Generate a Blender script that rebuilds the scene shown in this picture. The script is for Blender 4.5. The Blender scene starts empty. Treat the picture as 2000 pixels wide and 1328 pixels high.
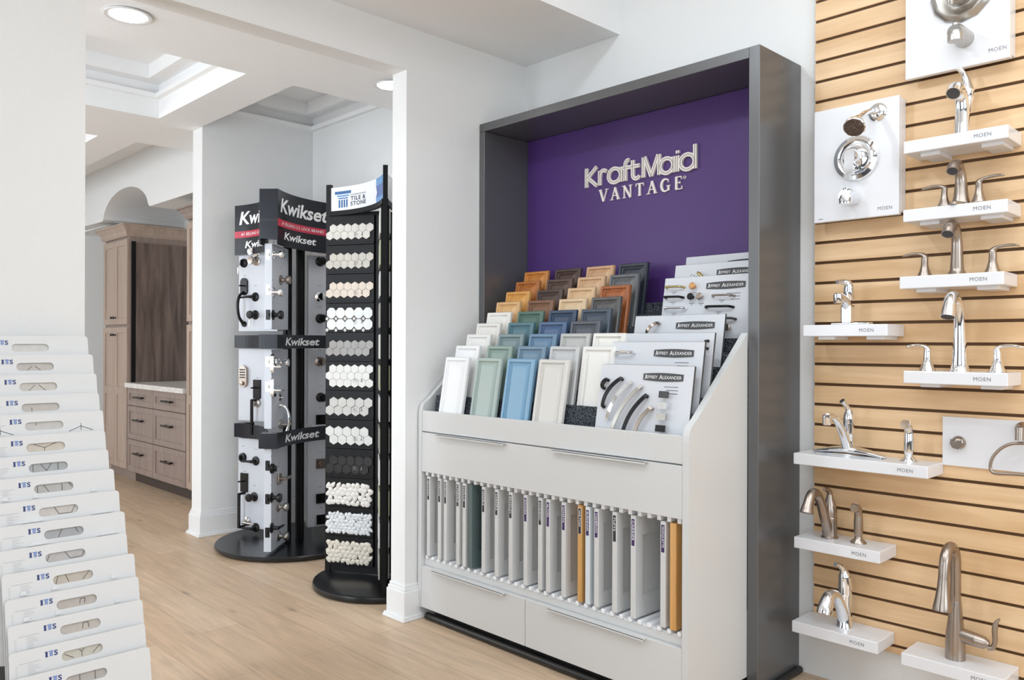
import bpy, bmesh, math, random
from mathutils import Vector, Matrix
random.seed(7)
S = bpy.context.scene
COL = S.collection
PI = math.pi
R = math.radians

# ------------------------------------------------------------------ camera, world, lights, exposure
EYE = Vector((0.0, 0.0, 1.3))
HEAD = R(180 - 44.26)
FWD = Vector((math.cos(HEAD), math.sin(HEAD), 0)); RGT = Vector((FWD.y, -FWD.x, 0))
FPX, HORY, ROLL = 1575.0, 672.0, 0.0035
cd = bpy.data.cameras.new('camera'); cam = bpy.data.objects.new('camera', cd); COL.objects.link(cam)
cd.sensor_width = 36; cd.lens = 36 * FPX / 2000; cd.shift_y = 8 / 2000; cd.clip_start = 0.02
cam.location = EYE
cam.rotation_mode = 'XYZ'
cam.matrix_world = Matrix.Translation(EYE) @ Matrix.Rotation(HEAD - PI / 2, 4, 'Z') @ Matrix.Rotation(PI / 2, 4, 'X') @ Matrix.Rotation(ROLL, 4, 'Z')
S.camera = cam
W = bpy.data.worlds.new('world'); S.world = W; W.use_nodes = True
W.node_tree.nodes['Background'].inputs[0].default_value = (0.93, 0.96, 1, 1)
W.node_tree.nodes['Background'].inputs[1].default_value = 1.4
S.view_settings.view_transform = 'Standard'; S.view_settings.look = 'None'
S.view_settings.gamma = 1; S.view_settings.exposure = -0.08; S.view_settings.use_curve_mapping = False

def area(name, loc, target, sx, sy, power, color=(1, 1, 1)):
    l = bpy.data.lights.new(name, 'AREA'); l.shape = 'RECTANGLE'; l.size = sx; l.size_y = sy; l.energy = power; l.color = color
    o = bpy.data.objects.new(name, l); COL.objects.link(o); o.location = loc
    o.rotation_euler = (Vector(target) - Vector(loc)).to_track_quat('-Z', 'Y').to_euler()
    return o
COOL = (0.83, 0.925, 1)
area('added_front_window_light', (1.2, -2.95, 1.7), (1.2, 3, 1.5), 4.2, 2.4, 42, COOL)  # added daylight; no window is known behind the camera
area('added_side_window_light', (3.45, 1.0, 1.8), (-3, 2.6, 1.6), 2.8, 2.2, 48, COOL)  # added daylight through an invented window in the unseen right wall
area('added_ceiling_fill', (0.3, 1.2, 3.12), (0.3, 1.2, 0), 3.0, 2.8, 66, COOL)  # one broad added lamp for even brightness, no fixture known
area('tray_downlight', (-2.03, 0.95, 3.12), (-1.3, 3.05, 2.0), 0.16, 0.16, 16, COOL)
area('added_middle_room_fill', (-4.2, -1.95, 1.85), (-4.6, 3, 1.6), 1.8, 1.9, 24, (0.82, 0.91, 1))  # added lamp out of view that brightens the middle room, no window known
area('added_middle_room_side_fill', (-3.32, -1.2, 1.5), (-5.3, 2.5, 1.5), 1.0, 2.0, 74, (0.80, 0.90, 1))  # added lamp hidden behind the left wall, no door there; brightens the column wall
area('added_far_room_fill', (-7.4, -1.95, 1.85), (-7.5, 3, 1.5), 2.6, 1.9, 56, (0.88, 0.95, 1))  # added lamp out of view that brightens the far room, no window known

# ------------------------------------------------------------------ pixel of the 2000x1328 photograph -> point on a plane of the room
def ray(x, y):
    dx, dy = x - 1000, y - 664
    u, v = dx + ROLL * dy, -ROLL * dx + dy
    return FWD * FPX + RGT * u + Vector((0, 0, -(v - (HORY - 664))))
def onx(px, py, X):
    r = ray(px, py); return EYE + r * ((X - EYE.x) / r.x)
def ony(px, py, Y):
    r = ray(px, py); return EYE + r * ((Y - EYE.y) / r.y)
def onz(px, py, Z):
    r = ray(px, py); return EYE + r * ((Z - EYE.z) / r.z)

# ------------------------------------------------------------------ materials
def lin(c):
    c = c / 255.0
    return c / 12.92 if c <= 0.04045 else ((c + 0.055) / 1.055) ** 2.4
def rgb(r, g, b): return (lin(r), lin(g), lin(b), 1)
MATS = {}
def mat(name, col, rough=0.5, metal=0.0, bump=0, bscale=80, coat=0, vary=0, vscale=4, emit=0, stretch=None, spec=0.5, bdetail=3):
    if name in MATS: return MATS[name]
    m = bpy.data.materials.new(name); m.use_nodes = True; MATS[name] = m
    nt = m.node_tree; b = nt.nodes['Principled BSDF']
    b.inputs['Base Color'].default_value = col; b.inputs['Roughness'].default_value = rough
    b.inputs['Metallic'].default_value = metal; b.inputs['Coat Weight'].default_value = coat
    b.inputs['Specular IOR Level'].default_value = spec
    tc = nt.nodes.new('ShaderNodeTexCoord'); out = tc.outputs['Object']
    if stretch:
        mp = nt.nodes.new('ShaderNodeMapping'); mp.inputs['Scale'].default_value = stretch
        nt.links.new(out, mp.inputs[0]); out = mp.outputs[0]
    if bump:
        n = nt.nodes.new('ShaderNodeTexNoise'); n.inputs['Scale'].default_value = bscale; n.inputs['Detail'].default_value = bdetail
        nt.links.new(out, n.inputs['Vector'])
        bp = nt.nodes.new('ShaderNodeBump'); bp.inputs['Strength'].default_value = bump; bp.inputs['Distance'].default_value = 0.004
        nt.links.new(n.outputs[0], bp.inputs['Height']); nt.links.new(bp.outputs[0], b.inputs['Normal'])
    if vary:
        n2 = nt.nodes.new('ShaderNodeTexNoise'); n2.inputs['Scale'].default_value = vscale; n2.inputs['Detail'].default_value = 5
        nt.links.new(out, n2.inputs['Vector'])
        mr = nt.nodes.new('ShaderNodeMapRange'); mr.inputs[1].default_value = .3; mr.inputs[2].default_value = .7
        mr.inputs[3].default_value = 1 - vary; mr.inputs[4].default_value = 1 + vary
        nt.links.new(n2.outputs[0], mr.inputs[0])
        hs = nt.nodes.new('ShaderNodeHueSaturation'); hs.inputs['Color'].default_value = col
        nt.links.new(mr.outputs[0], hs.inputs['Value']); nt.links.new(hs.outputs[0], b.inputs['Base Color'])
    if emit:
        b.inputs['Emission Color'].default_value = col; b.inputs['Emission Strength'].default_value = emit
    return m
def wood(name, c1, c2, scale=1.0, rough=0.45, axis='Z', bump=0.05, coat=0):
    if name in MATS: return MATS[name]
    m = bpy.data.materials.new(name); m.use_nodes = True; MATS[name] = m
    nt = m.node_tree; b = nt.nodes['Principled BSDF']; b.inputs['Roughness'].default_value = rough; b.inputs['Coat Weight'].default_value = coat
    tc = nt.nodes.new('ShaderNodeTexCoord'); mp = nt.nodes.new('ShaderNodeMapping')
    s = {'Z': (14, 14, 1.1), 'X': (1.1, 14, 14), 'Y': (14, 1.1, 14)}[axis]
    mp.inputs['Scale'].default_value = [k * scale for k in s]
    nt.links.new(tc.outputs['Object'], mp.inputs[0])
    n = nt.nodes.new('ShaderNodeTexNoise'); n.inputs['Scale'].default_value = 1.6; n.inputs['Detail'].default_value = 8; n.inputs['Roughness'].default_value = .62
    n.inputs['Distortion'].default_value = .6
    nt.links.new(mp.outputs[0], n.inputs['Vector'])
    cr = nt.nodes.new('ShaderNodeValToRGB'); cr.color_ramp.elements[0].position = .36; cr.color_ramp.elements[1].position = .64
    cr.color_ramp.elements[0].color = c1; cr.color_ramp.elements[1].color = c2
    nt.links.new(n.outputs[0], cr.inputs[0]); nt.links.new(cr.outputs[0], b.inputs['Base Color'])
    bp = nt.nodes.new('ShaderNodeBump'); bp.inputs['Strength'].default_value = bump; bp.inputs['Distance'].default_value = 0.002
    nt.links.new(n.outputs[0], bp.inputs['Height']); nt.links.new(bp.outputs[0], b.inputs['Normal'])
    return m
WALL = mat('painted_orange_peel_wall', rgb(233, 233, 232), 0.6, bump=0.32, bscale=95)
CEIL = mat('painted_ceiling', rgb(244, 244, 244), 0.8, bump=0.2, bscale=60)
TRIM = mat('white_trim_paint', rgb(232, 232, 232), 0.35)
LAM = mat('white_laminate', rgb(212, 212, 211), 0.35)
LAMR = mat('white_comb_plastic', rgb(240, 240, 242), 0.4)
FRAME = mat('dark_metallic_laminate', rgb(108, 108, 109), 0.3, 0.45, bump=0.05, bscale=300, stretch=(1, 1, .02))
KICK = mat('charcoal_kick', rgb(66, 66, 66), 0.5)
RUB = mat('black_rubber', rgb(22, 22, 22), 0.35)
PURP = mat('purple_satin_panel', rgb(76, 46, 112), 0.42)
CREAM = mat('cream_letters', rgb(238, 230, 224), 0.4)
GROOVE = mat('letter_groove', rgb(150, 140, 130), 0.5)
CHROME = mat('polished_chrome', (0.86, 0.87, 0.89, 1), 0.06, 1.0)
NICKEL = mat('brushed_nickel', rgb(172, 160, 150), 0.28, 1.0)
NICK2 = mat('satin_nickel_light', rgb(190, 186, 180), 0.3, 1.0)
BLACK = mat('black_metal', rgb(18, 18, 20), 0.35, 0.3)
BLKP = mat('black_powder_coat', rgb(17, 17, 19), 0.45, spec=.2)
DISC = mat('black_gloss_base', rgb(18, 20, 25), 0.25)
KWB = mat('navy_black_sign', rgb(19, 22, 32), 0.25, spec=.3)
KWR = mat('red_sign_band', rgb(196, 34, 66), 0.3)
WHT = mat('white_print', rgb(242, 242, 242), 0.5)
DOORW = mat('white_door_slab', rgb(204, 207, 214), 0.35)
SHW = mat('white_acrylic_shelf', rgb(232, 232, 235), 0.22)
GREYT = mat('grey_print', rgb(150, 150, 155), 0.5)
DKT = mat('dark_print', rgb(60, 62, 68), 0.5)
BOARD = mat('white_sample_board', rgb(220, 220, 220), 0.4)
BLUE = mat('navy_logo_ink', rgb(44, 62, 120), 0.5)
BLUL = mat('light_blue_logo_ink', rgb(98, 132, 196), 0.5)
HWB = mat('grey_hardware_board', rgb(212, 214, 219), 0.5)
CORE = mat('charcoal_board_edge', rgb(70, 70, 72), 0.6)
BRASS = mat('brushed_gold', rgb(206, 186, 130), 0.25, 1.0)
COPPER = mat('satin_copper_knob', rgb(212, 160, 112), 0.4, 0.6)
GREIGE = wood('greige_stained_maple', rgb(138, 121, 112), rgb(152, 135, 126), 1, .42, bump=.02)
GREIGEL = wood('light_greige_stained_maple', rgb(164, 144, 130), rgb(178, 158, 143), 1, .42, bump=.02)
WALNUT = wood('smoky_walnut_veneer', rgb(86, 71, 64), rgb(126, 108, 99), .9, .45, bump=.05)
STONE = mat('speckled_white_counter', rgb(222, 217, 212), 0.25, vary=.2, vscale=70)
def carpet():
    m = mat('charcoal_speckled_carpet', rgb(52, 56, 62), 0.95, bump=1.0, bscale=500, spec=.1)
    nt = m.node_tree; b = nt.nodes['Principled BSDF']; n = nt.nodes.new('ShaderNodeTexNoise'); n.inputs['Scale'].default_value = 260
    tc = nt.nodes.new('ShaderNodeTexCoord'); nt.links.new(tc.outputs['Object'], n.inputs['Vector'])
    cr = nt.nodes.new('ShaderNodeValToRGB'); cr.color_ramp.elements[0].position = .42; cr.color_ramp.elements[1].position = .62
    cr.color_ramp.elements[0].color = rgb(30, 32, 37); cr.color_ramp.elements[1].color = rgb(112, 118, 126)
    nt.links.new(n.outputs[0], cr.inputs[0]); nt.links.new(cr.outputs[0], b.inputs['Base Color']); return m
CARPET = carpet()
def floor_mat():
    m = bpy.data.materials.new('light_oak_planks'); m.use_nodes = True; nt = m.node_tree; b = nt.nodes['Principled BSDF']
    L = nt.links.new; tc = nt.nodes.new('ShaderNodeTexCoord')
    br = nt.nodes.new('ShaderNodeTexBrick'); br.offset = .37; br.inputs['Scale'].default_value = 1
    br.inputs['Brick Width'].default_value = 1.5; br.inputs['Row Height'].default_value = .19; br.inputs['Mortar Size'].default_value = .0016
    br.inputs['Mortar Smooth'].default_value = .3
    br.inputs['Color1'].default_value = rgb(214, 188, 160); br.inputs['Color2'].default_value = rgb(200, 172, 142); br.inputs['Mortar'].default_value = rgb(168, 140, 112)
    L(tc.outputs['Object'], br.inputs['Vector'])
    mp = nt.nodes.new('ShaderNodeMapping'); mp.inputs['Scale'].default_value = (1.2, 14, 1); L(tc.outputs['Object'], mp.inputs[0])
    n = nt.nodes.new('ShaderNodeTexNoise'); n.inputs['Scale'].default_value = 2.2; n.inputs['Detail'].default_value = 8; n.inputs['Roughness'].default_value = .6; n.inputs['Distortion'].default_value = .8
    L(mp.outputs[0], n.inputs['Vector'])
    mr = nt.nodes.new('ShaderNodeMapRange'); mr.inputs[1].default_value = .3; mr.inputs[2].default_value = .7; mr.inputs[3].default_value = .80; mr.inputs[4].default_value = 1.10; L(n.outputs[0], mr.inputs[0])
    mp2 = nt.nodes.new('ShaderNodeMapping'); mp2.inputs['Scale'].default_value = (2.5, 9, 1); L(tc.outputs['Object'], mp2.inputs[0])
    k = nt.nodes.new('ShaderNodeTexVoronoi'); k.inputs['Scale'].default_value = .8; L(mp2.outputs[0], k.inputs['Vector'])
    kr = nt.nodes.new('ShaderNodeMapRange'); kr.inputs[1].default_value = .02; kr.inputs[2].default_value = .14; kr.inputs[3].default_value = .58; kr.inputs[4].default_value = 1.0; L(k.outputs['Distance'], kr.inputs[0])
    mu = nt.nodes.new('ShaderNodeMath'); mu.operation = 'MULTIPLY'; L(mr.outputs[0], mu.inputs[0]); L(kr.outputs[0], mu.inputs[1])
    hs = nt.nodes.new('ShaderNodeHueSaturation'); L(br.outputs[0], hs.inputs['Color']); L(mu.outputs[0], hs.inputs['Value']); L(hs.outputs[0], b.inputs['Base Color'])
    b.inputs['Roughness'].default_value = .42
    bp = nt.nodes.new('ShaderNodeBump'); bp.inputs['Strength'].default_value = .08; bp.inputs['Distance'].default_value = .002; L(n.outputs[0], bp.inputs['Height']); L(bp.outputs[0], b.inputs['Normal'])
    return m
FLOOR = floor_mat()
SLAT = wood('maple_slatwall', rgb(216, 176, 130), rgb(240, 206, 164), .55, .46, axis='X', bump=.02)
SLOTD = mat('slat_groove_brown', rgb(92, 62, 30), 0.6)
DKW = mat('dark_wall_for_reflections', rgb(88, 92, 98), 0.6)  # dark tone given to unseen walls so the chrome reflects some contrast

# ------------------------------------------------------------------ mesh helpers
class MB:
    def __init__(s): s.v = []; s.f = []; s.m = []; s.sm = []
    def add(s, vs, fs, mi=0, smooth=False):
        o = len(s.v); s.v += [Vector(p) for p in vs]
        for f in fs: s.f.append([o + i for i in f]); s.m.append(mi); s.sm.append(smooth)
        return s
    def box(s, x0, x1, y0, y1, z0, z1, mi=0, bev=0, seg=2):
        if bev:
            bm = bmesh.new(); bmesh.ops.create_cube(bm, size=1)
            for v in bm.verts: v.co = Vector((x0 + (v.co.x + .5) * (x1 - x0), y0 + (v.co.y + .5) * (y1 - y0), z0 + (v.co.z + .5) * (z1 - z0)))
            bmesh.ops.bevel(bm, geom=list(bm.edges), offset=bev, segments=seg, affect='EDGES', profile=.5)
            s.bm(bm, mi); return s
        vs = [(x, y, z) for x in (x0, x1) for y in (y0, y1) for z in (z0, z1)]
        return s.add(vs, [(0, 1, 3, 2), (4, 6, 7, 5), (0, 4, 5, 1), (2, 3, 7, 6), (0, 2, 6, 4), (1, 5, 7, 3)], mi)
    def bm(s, bm, mi=0, smooth=False):
        bm.verts.index_update(); s.add([v.co.copy() for v in bm.verts], [[v.index for v in f.verts] for f in bm.faces], mi, smooth); bm.free()
    def prism(s, pts, a, b, fn, mi=0, smooth=False):
        """pts 2-D outline, fn(p,q,t)->xyz, extruded t from a to b"""
        n = len(pts); vs = [fn(p[0], p[1], a) for p in pts] + [fn(p[0], p[1], b) for p in pts]
        fs = [list(range(n))[::-1], [n + i for i in range(n)]] + [(i, (i + 1) % n, n + (i + 1) % n, n + i) for i in range(n)]
        return s.add(vs, fs, mi, smooth)
    def tube(s, pts, rad, n=14, mi=0, cap=True, flat=None, smooth=True):
        pts = [Vector(p) for p in pts]
        if not hasattr(rad, '__len__'): rad = [rad] * len(pts)
        vs = []; up = None
        for i, p in enumerate(pts):
            t = (pts[min(i + 1, len(pts) - 1)] - pts[max(i - 1, 0)]).normalized()
            if up is None:
                up = Vector((0, 0, 1)) if abs(t.z) < .9 else Vector((1, 0, 0))
            a = (up - t * up.dot(t)).normalized(); b = t.cross(a); up = a
            r = rad[i]; ra, rb = (r, r) if not hasattr(r, '__len__') else r
            for k in range(n):
                an = 2 * PI * k / n; vs.append(p + a * (math.cos(an) * ra) + b * (math.sin(an) * rb))
        fs = []
        for i in range(len(pts) - 1):
            for k in range(n): fs.append((i * n + k, i * n + (k + 1) % n, (i + 1) * n + (k + 1) % n, (i + 1) * n + k))
        s.add(vs, fs, mi, smooth)
        if cap:
            m = len(pts) - 1
            s.add(vs[:n], [list(range(n))[::-1]], mi); s.add(vs[m * n:], [list(range(n))], mi)
        return s
    def lathe(s, prof, origin=(0, 0, 0), axis=(0, 0, 1), n=24, mi=0, smooth=True, sx=1.0):
        """prof [(radius, height)] along axis"""
        ax = Vector(axis).normalized(); a = Vector((0, 0, 1)) if abs(ax.z) < .9 else Vector((1, 0, 0))
        a = (a - ax * a.dot(ax)).normalized(); b = ax.cross(a); o = Vector(origin); vs = []
        for r, h in prof:
            for k in range(n):
                an = 2 * PI * k / n; vs.append(o + ax * h + a * (r * math.cos(an)) + b * (r * sx * math.sin(an)))
        fs = [(i * n + k, i * n + (k + 1) % n, (i + 1) * n + (k + 1) % n, (i + 1) * n + k) for i in range(len(prof) - 1) for k in range(n)]
        s.add(vs, fs, mi, smooth)
        m = len(prof) - 1
        if prof[0][0] > 1e-5: s.add(vs[:n], [list(range(n))[::-1]], mi)
        if prof[m][0] > 1e-5: s.add(vs[m * n:], [list(range(n))], mi)
        return s
    def ribbon(s, pts, w, fn, t0, t1, mi=0, closed=False):
        """flat stroke of width w following 2-D pts; fn(u,v,t)->xyz; extruded t0..t1"""
        P = [Vector((p[0], p[1])) for p in pts]; n = len(P); L = []; Rr = []
        for i in range(n):
            a = P[i - 1] if (i > 0 or closed) else P[i]; c = P[(i + 1) % n] if (i < n - 1 or closed) else P[i]
            d1 = (P[i] - a).normalized() if (P[i] - a).length > 1e-9 else (c - P[i]).normalized()
            d2 = (c - P[i]).normalized() if (c - P[i]).length > 1e-9 else d1
            t = (d1 + d2); t = t.normalized() if t.length > 1e-6 else d1
            nn = Vector((-t.y, t.x)); k = max(.5, nn.dot(Vector((-d1.y, d1.x))))
            ww = w[i] if hasattr(w, '__len__') else w
            L.append(P[i] + nn * (ww / 2 / k)); Rr.append(P[i] - nn * (ww / 2 / k))
        vs = []
        for i in range(n):
            for q in (L[i], Rr[i]):
                vs.append(fn(q.x, q.y, t0)); vs.append(fn(q.x, q.y, t1))
        fs = []
        for i in range(n if closed else n - 1):
            a = 4 * i; b = 4 * ((i + 1) % n)
            fs += [(a + 1, b + 1, b + 3, a + 3), (a, a + 2, b + 2, b), (a, b, b + 1, a + 1), (a + 2, a + 3, b + 3, b + 2)]
        if not closed: fs += [(0, 1, 3, 2), (4 * (n - 1), 4 * (n - 1) + 2, 4 * (n - 1) + 3, 4 * (n - 1) + 1)]
        return s.add(vs, fs, mi)
    def build(s, name, mats, parent=None, origin=None, fix=True):
        if origin is not None:
            o = Vector(origin); s.v = [p - o for p in s.v]
        me = bpy.data.meshes.new(name); me.from_pydata([tuple(p) for p in s.v], [], s.f)
        if not isinstance(mats, (list, tuple)): mats = [mats]
        for m in mats: me.materials.append(m)
        me.polygons.foreach_set('material_index', s.m); me.polygons.foreach_set('use_smooth', s.sm)
        if fix:
            bm = bmesh.new(); bm.from_mesh(me); bmesh.ops.remove_doubles(bm, verts=bm.verts, dist=1e-6)
            bmesh.ops.recalc_face_normals(bm, faces=bm.faces)
            bm.to_mesh(me); bm.free()
        if any(s.sm):
            try: me.set_sharp_from_angle(angle=R(38))
            except Exception: pass
        me.update()
        ob = bpy.data.objects.new(name, me); COL.objects.link(ob)
        if parent: ob.parent = parent
        if origin is not None and not parent: ob.location = origin
        return ob
def thing(name, label, cat, loc=(0, 0, 0), rz=0, group=None):
    o = bpy.data.objects.new(name, None); COL.objects.link(o); o.location = loc; o.rotation_euler = (0, 0, rz); o.empty_display_size = .05
    return tag(o, label, cat, group)
def tag(o, label, cat, group=None):
    o['label'] = label; o['category'] = cat
    if group: o['group'] = group
    return o
def struct(name, mb, m):
    o = mb.build(name, m); o['kind'] = 'structure'; return o
def shift(mb, d):
    mb.v = [p + Vector(d) for p in mb.v]; return mb
def smooth_path(pts, k=6):
    """Catmull-Rom through control points"""
    P = [Vector(p) for p in pts]; out = []
    for i in range(len(P) - 1):
        a = P[i - 1] if i else P[0] * 2 - P[1]; b = P[i]; c = P[i + 1]; d = P[i + 2] if i + 2 < len(P) else P[-1] * 2 - P[-2]
        for j in range(k):
            t = j / k; out.append(.5 * ((2 * b) + (c - a) * t + (2 * a - 5 * b + 4 * c - d) * t * t + (3 * b - a - 3 * c + d) * t ** 3))
    out.append(P[-1]); return out
def lerp_list(vals, n):
    out = []
    for i in range(n):
        t = i / (n - 1) * (len(vals) - 1); k = min(int(t), len(vals) - 2); f = t - k; out.append(vals[k] * (1 - f) + vals[k + 1] * f)
    return out
def arc2(cx, cy, rx, ry, a0, a1, n=18):
    return [(cx + rx * math.cos(R(a0 + (a1 - a0) * i / n)), cy + ry * math.sin(R(a0 + (a1 - a0) * i / n))) for i in range(n + 1)]
TXT = {}
def text2d(body, shear=0, bold=0, spacing=1.0):
    key = (body, shear, bold, spacing)
    if key in TXT: return TXT[key]
    c = bpy.data.curves.new('t', 'FONT'); c.body = body; c.shear = shear; c.offset = bold; c.space_character = spacing; c.resolution_u = 3; c.size = 1
    c.extrude = .0; o = bpy.data.objects.new('t', c); COL.objects.link(o)
    dg = bpy.context.evaluated_depsgraph_get(); me = bpy.data.meshes.new_from_object(o.evaluated_get(dg))
    vs = [v.co.copy() for v in me.vertices]; fs = [list(p.vertices) for p in me.polygons]
    bpy.data.objects.remove(o); bpy.data.curves.remove(c); bpy.data.meshes.remove(me)
    x0 = min(v.x for v in vs); x1 = max(v.x for v in vs); y0 = min(v.y for v in vs); y1 = max(v.y for v in vs)
    vs = [((v.x - x0) / (x1 - x0), (v.y - y0) / (y1 - y0)) for v in vs]
    TXT[key] = (vs, fs); return TXT[key]
def put_text(mb, body, u0, u1, v0, v1, fn, t=0.0, mi=0, **kw):
    """text filling the rectangle u0..u1 x v0..v1 on surface fn(u,v,t)"""
    vs, fs = text2d(body, **kw)
    mb.add([fn(u0 + (u1 - u0) * a, v0 + (v1 - v0) * b, t) for a, b in vs], fs, mi); return mb
# ------------------------------------------------------------------ room shell
XW = -3.06        # wall with the wide opening
YB = 3.075        # wall behind the display
X2 = -5.33        # second opening wall
struct('floor', MB().box(-11.2, 3.7, -3.2, 4.2, -.06, 0), FLOOR)
struct('wall_back', MB().box(XW - .11, 3.6, YB, YB + .12, 0, 3.5), WALL)
w = MB(); jamb = 2.285
w.box(XW - .11, XW, jamb, YB, 0, 3.5)
w.box(XW - .11, XW, -3.0, .897, 0, 3.5)
w.box(XW - .11, XW, .897, jamb, 2.587, 3.5)
struct('wall_left', w, WALL)
struct('wall_front', MB().box(XW, 3.6, -3.15, -3.0, 0, .5).box(XW, 3.6, -3.15, -3.0, 2.9, 3.5).box(XW, -1.0, -3.15, -3.0, .5, 2.9).box(3.3, 3.6, -3.15, -3.0, .5, 2.9), DKW)
struct('wall_right', MB().box(3.5, 3.62, -3.0, YB, 0, .7).box(3.5, 3.62, -3.0, YB, 2.9, 3.5).box(3.5, 3.62, -3.0, -1.3, .7, 2.9).box(3.5, 3.62, 2.4, YB, .7, 2.9), DKW)
struct('added_window_1', MB().box(-1.0, 3.3, -3.1, -3.05, .5, .55).box(-1.0, 3.3, -3.1, -3.05, 2.85, 2.9).box(1.12, 1.18, -3.1, -3.05, .5, 2.9).box(-1.0, -.95, -3.1, -3.05, .5, 2.9).box(3.25, 3.3, -3.1, -3.05, .5, 2.9), TRIM)  # invented window out of view, put in for light and reflections
struct('added_window_2', MB().box(3.53, 3.58, -1.3, 2.4, .7, .75).box(3.53, 3.58, -1.3, 2.4, 2.85, 2.9).box(3.53, 3.58, .52, .58, .7, 2.9), TRIM)  # second invented window, also there for light and reflections
# ceiling: low band beside the opening, raised tray over the showroom
struct('ceiling', MB().box(XW, -2.42, -3.0, YB, 2.79, 2.84).box(-2.47, -2.42, -3.0, YB, 2.84, 3.15).box(-2.47, 3.62, -3.1, YB + .1, 3.15, 3.25), CEIL)
# middle room
YM = 3.12
struct('wall_middle_back', MB().box(X2 - .15, XW - .11, YM, YM + .1, 0, 3.1), WALL)
struct('wall_middle_left', MB().box(X2 - .15, X2, 2.285, YM, 0, 3.05), WALL)
struct('wall_middle_front', MB().box(X2 - 3.5, XW - .11, -2.2, -2.1, 0, .9).box(X2 - 3.5, XW - .11, -2.2, -2.1, 2.8, 3.1).box(-3.4, XW - .11, -2.2, -2.1, .9, 2.8).box(-6.1, -5.1, -2.2, -2.1, .9, 2.8), WALL)
c = MB(); ZC = 2.75
c.box(-4.11, XW - .11, -2.1, YM, ZC, ZC + .3)                      # band along the opening
c.box(X2, -4.11, 2.0, 2.28, ZC, ZC + .3)                      # cross beam
c.box(X2 - .15, X2, -2.1, 2.284, ZC, ZC + .3)
c.box(X2, -4.11, -2.1, .25, ZC, ZC + .3)
c.box(X2 - .15, XW - .11, -2.1, YM, ZC + .3001, ZC + .36)
for (y0, y1) in ((.25, 2.0), (2.28, YM)):                            # stepped crown inside each coffer
    for (dz, s, z1_) in ((.12, .035, .150), (.215, .10, .2999)):
        z0, z1 = ZC + dz, ZC + z1_
        c.box(X2, X2 + s, y0, y1, z0, z1); c.box(-4.11 - s, -4.11, y0, y1, z0, z1)
        c.box(X2 + s, -4.11 - s, y0, y0 + s, z0, z1); c.box(X2 + s, -4.11 - s, y1 - s, y1, z0, z1)
struct('ceiling_coffered', c, CEIL)
# far room with the cabinets
c = MB(); c.box(-11.1, X2 - .15, -2.1, 4.1, 3.0, 3.06)
c.box(-11.1, -6.2, 1.9, 2.16, 2.78, 2.9999); c.box(-6.2, X2 - .1501, -2.1, 2.6, 2.78, 2.9999); c.box(-11.1, -6.2, -.6, -.3, 2.78, 2.9999); c.box(-8.3, -7.9, -.3, 1.9, 2.78, 2.9999)
struct('ceiling_far', c, CEIL)
struct('wall_far_back', MB().box(-11.1, X2 - .15, 3.4, 3.5, 0, 3.0), WALL)
struct('wall_far_left', MB().box(-9.7, -9.6, -2.1, 3.4, 0, 3.0), WALL)
arch = [(-9.6, 3.0), (-9.6, 2.50), (-8.42, 2.478)] + [(-7.80 + .58 * math.cos(R(a)), 2.478 + .245 * math.sin(R(a))) for a in range(176, 3, -8)] + [(-7.19, 2.482), (-6.0, 2.482), (X2 - .15, 2.482), (X2 - .15, 3.0)]
struct('wall_arch', MB().prism(arch, 2.62, 2.74, lambda p, q, t: (p, t, q)), WALL)
# a plaster vault behind the scalloped arch, over the cabinets
v = MB(); vp = [(-8.42, 2.478)] + [(-7.80 + .58 * math.cos(R(a)), 2.478 + .245 * math.sin(R(a))) for a in range(176, 3, -8)] + [(-7.19, 2.482)]
vo = [(p[0], p[1] + .03) for p in vp][::-1]
v.prism(vp + vo, 2.74, 3.4, lambda p, q, t: (p, t, q)); v.box(-9.6, -8.40, 2.74, 3.4, 2.48, 2.51); v.box(-7.2, X2 - .15, 2.74, 3.4, 2.482, 2.51)
struct('ceiling_niche', v, WALL)
def baseboard(name, segs):
    """segs: list of (x0,x1,y0,y1) footprints of the board, outward side grown for cap and shoe"""
    m = MB()
    for (x0, x1, y0, y1, gx, gy) in segs:   # gx,gy: outward growth signs
        def bx(t, z0, z1):
            a0, a1, b0, b1 = x0, x1, y0, y1
            if 'l' in gx: a0 -= t
            if 'r' in gx: a1 += t
            if 'f' in gy: b0 -= t
            if 'b' in gy: b1 += t
            m.box(a0, a1, b0, b1, z0, z1, bev=.0025, seg=1)
        bx(.016, 0, .135); bx(.011, .13, .15); bx(.006, .148, .166); bx(.03, 0, .012); bx(.026, .01, .022)
    o = m.build(name, TRIM); o['kind'] = 'structure'; return o
baseboard('baseboard_opening', [(XW - .11, XW, jamb, YB - .3, 'lr', 'f')])
baseboard('baseboard_left', [(XW - .11, XW, -2.9, .897, 'lr', 'b')])
baseboard('baseboard_middle', [(X2 - .15, X2, 2.285, YM, 'lr', 'f'), (X2 + .02, XW - .13, YM - .001, YM, '', 'f')])
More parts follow.
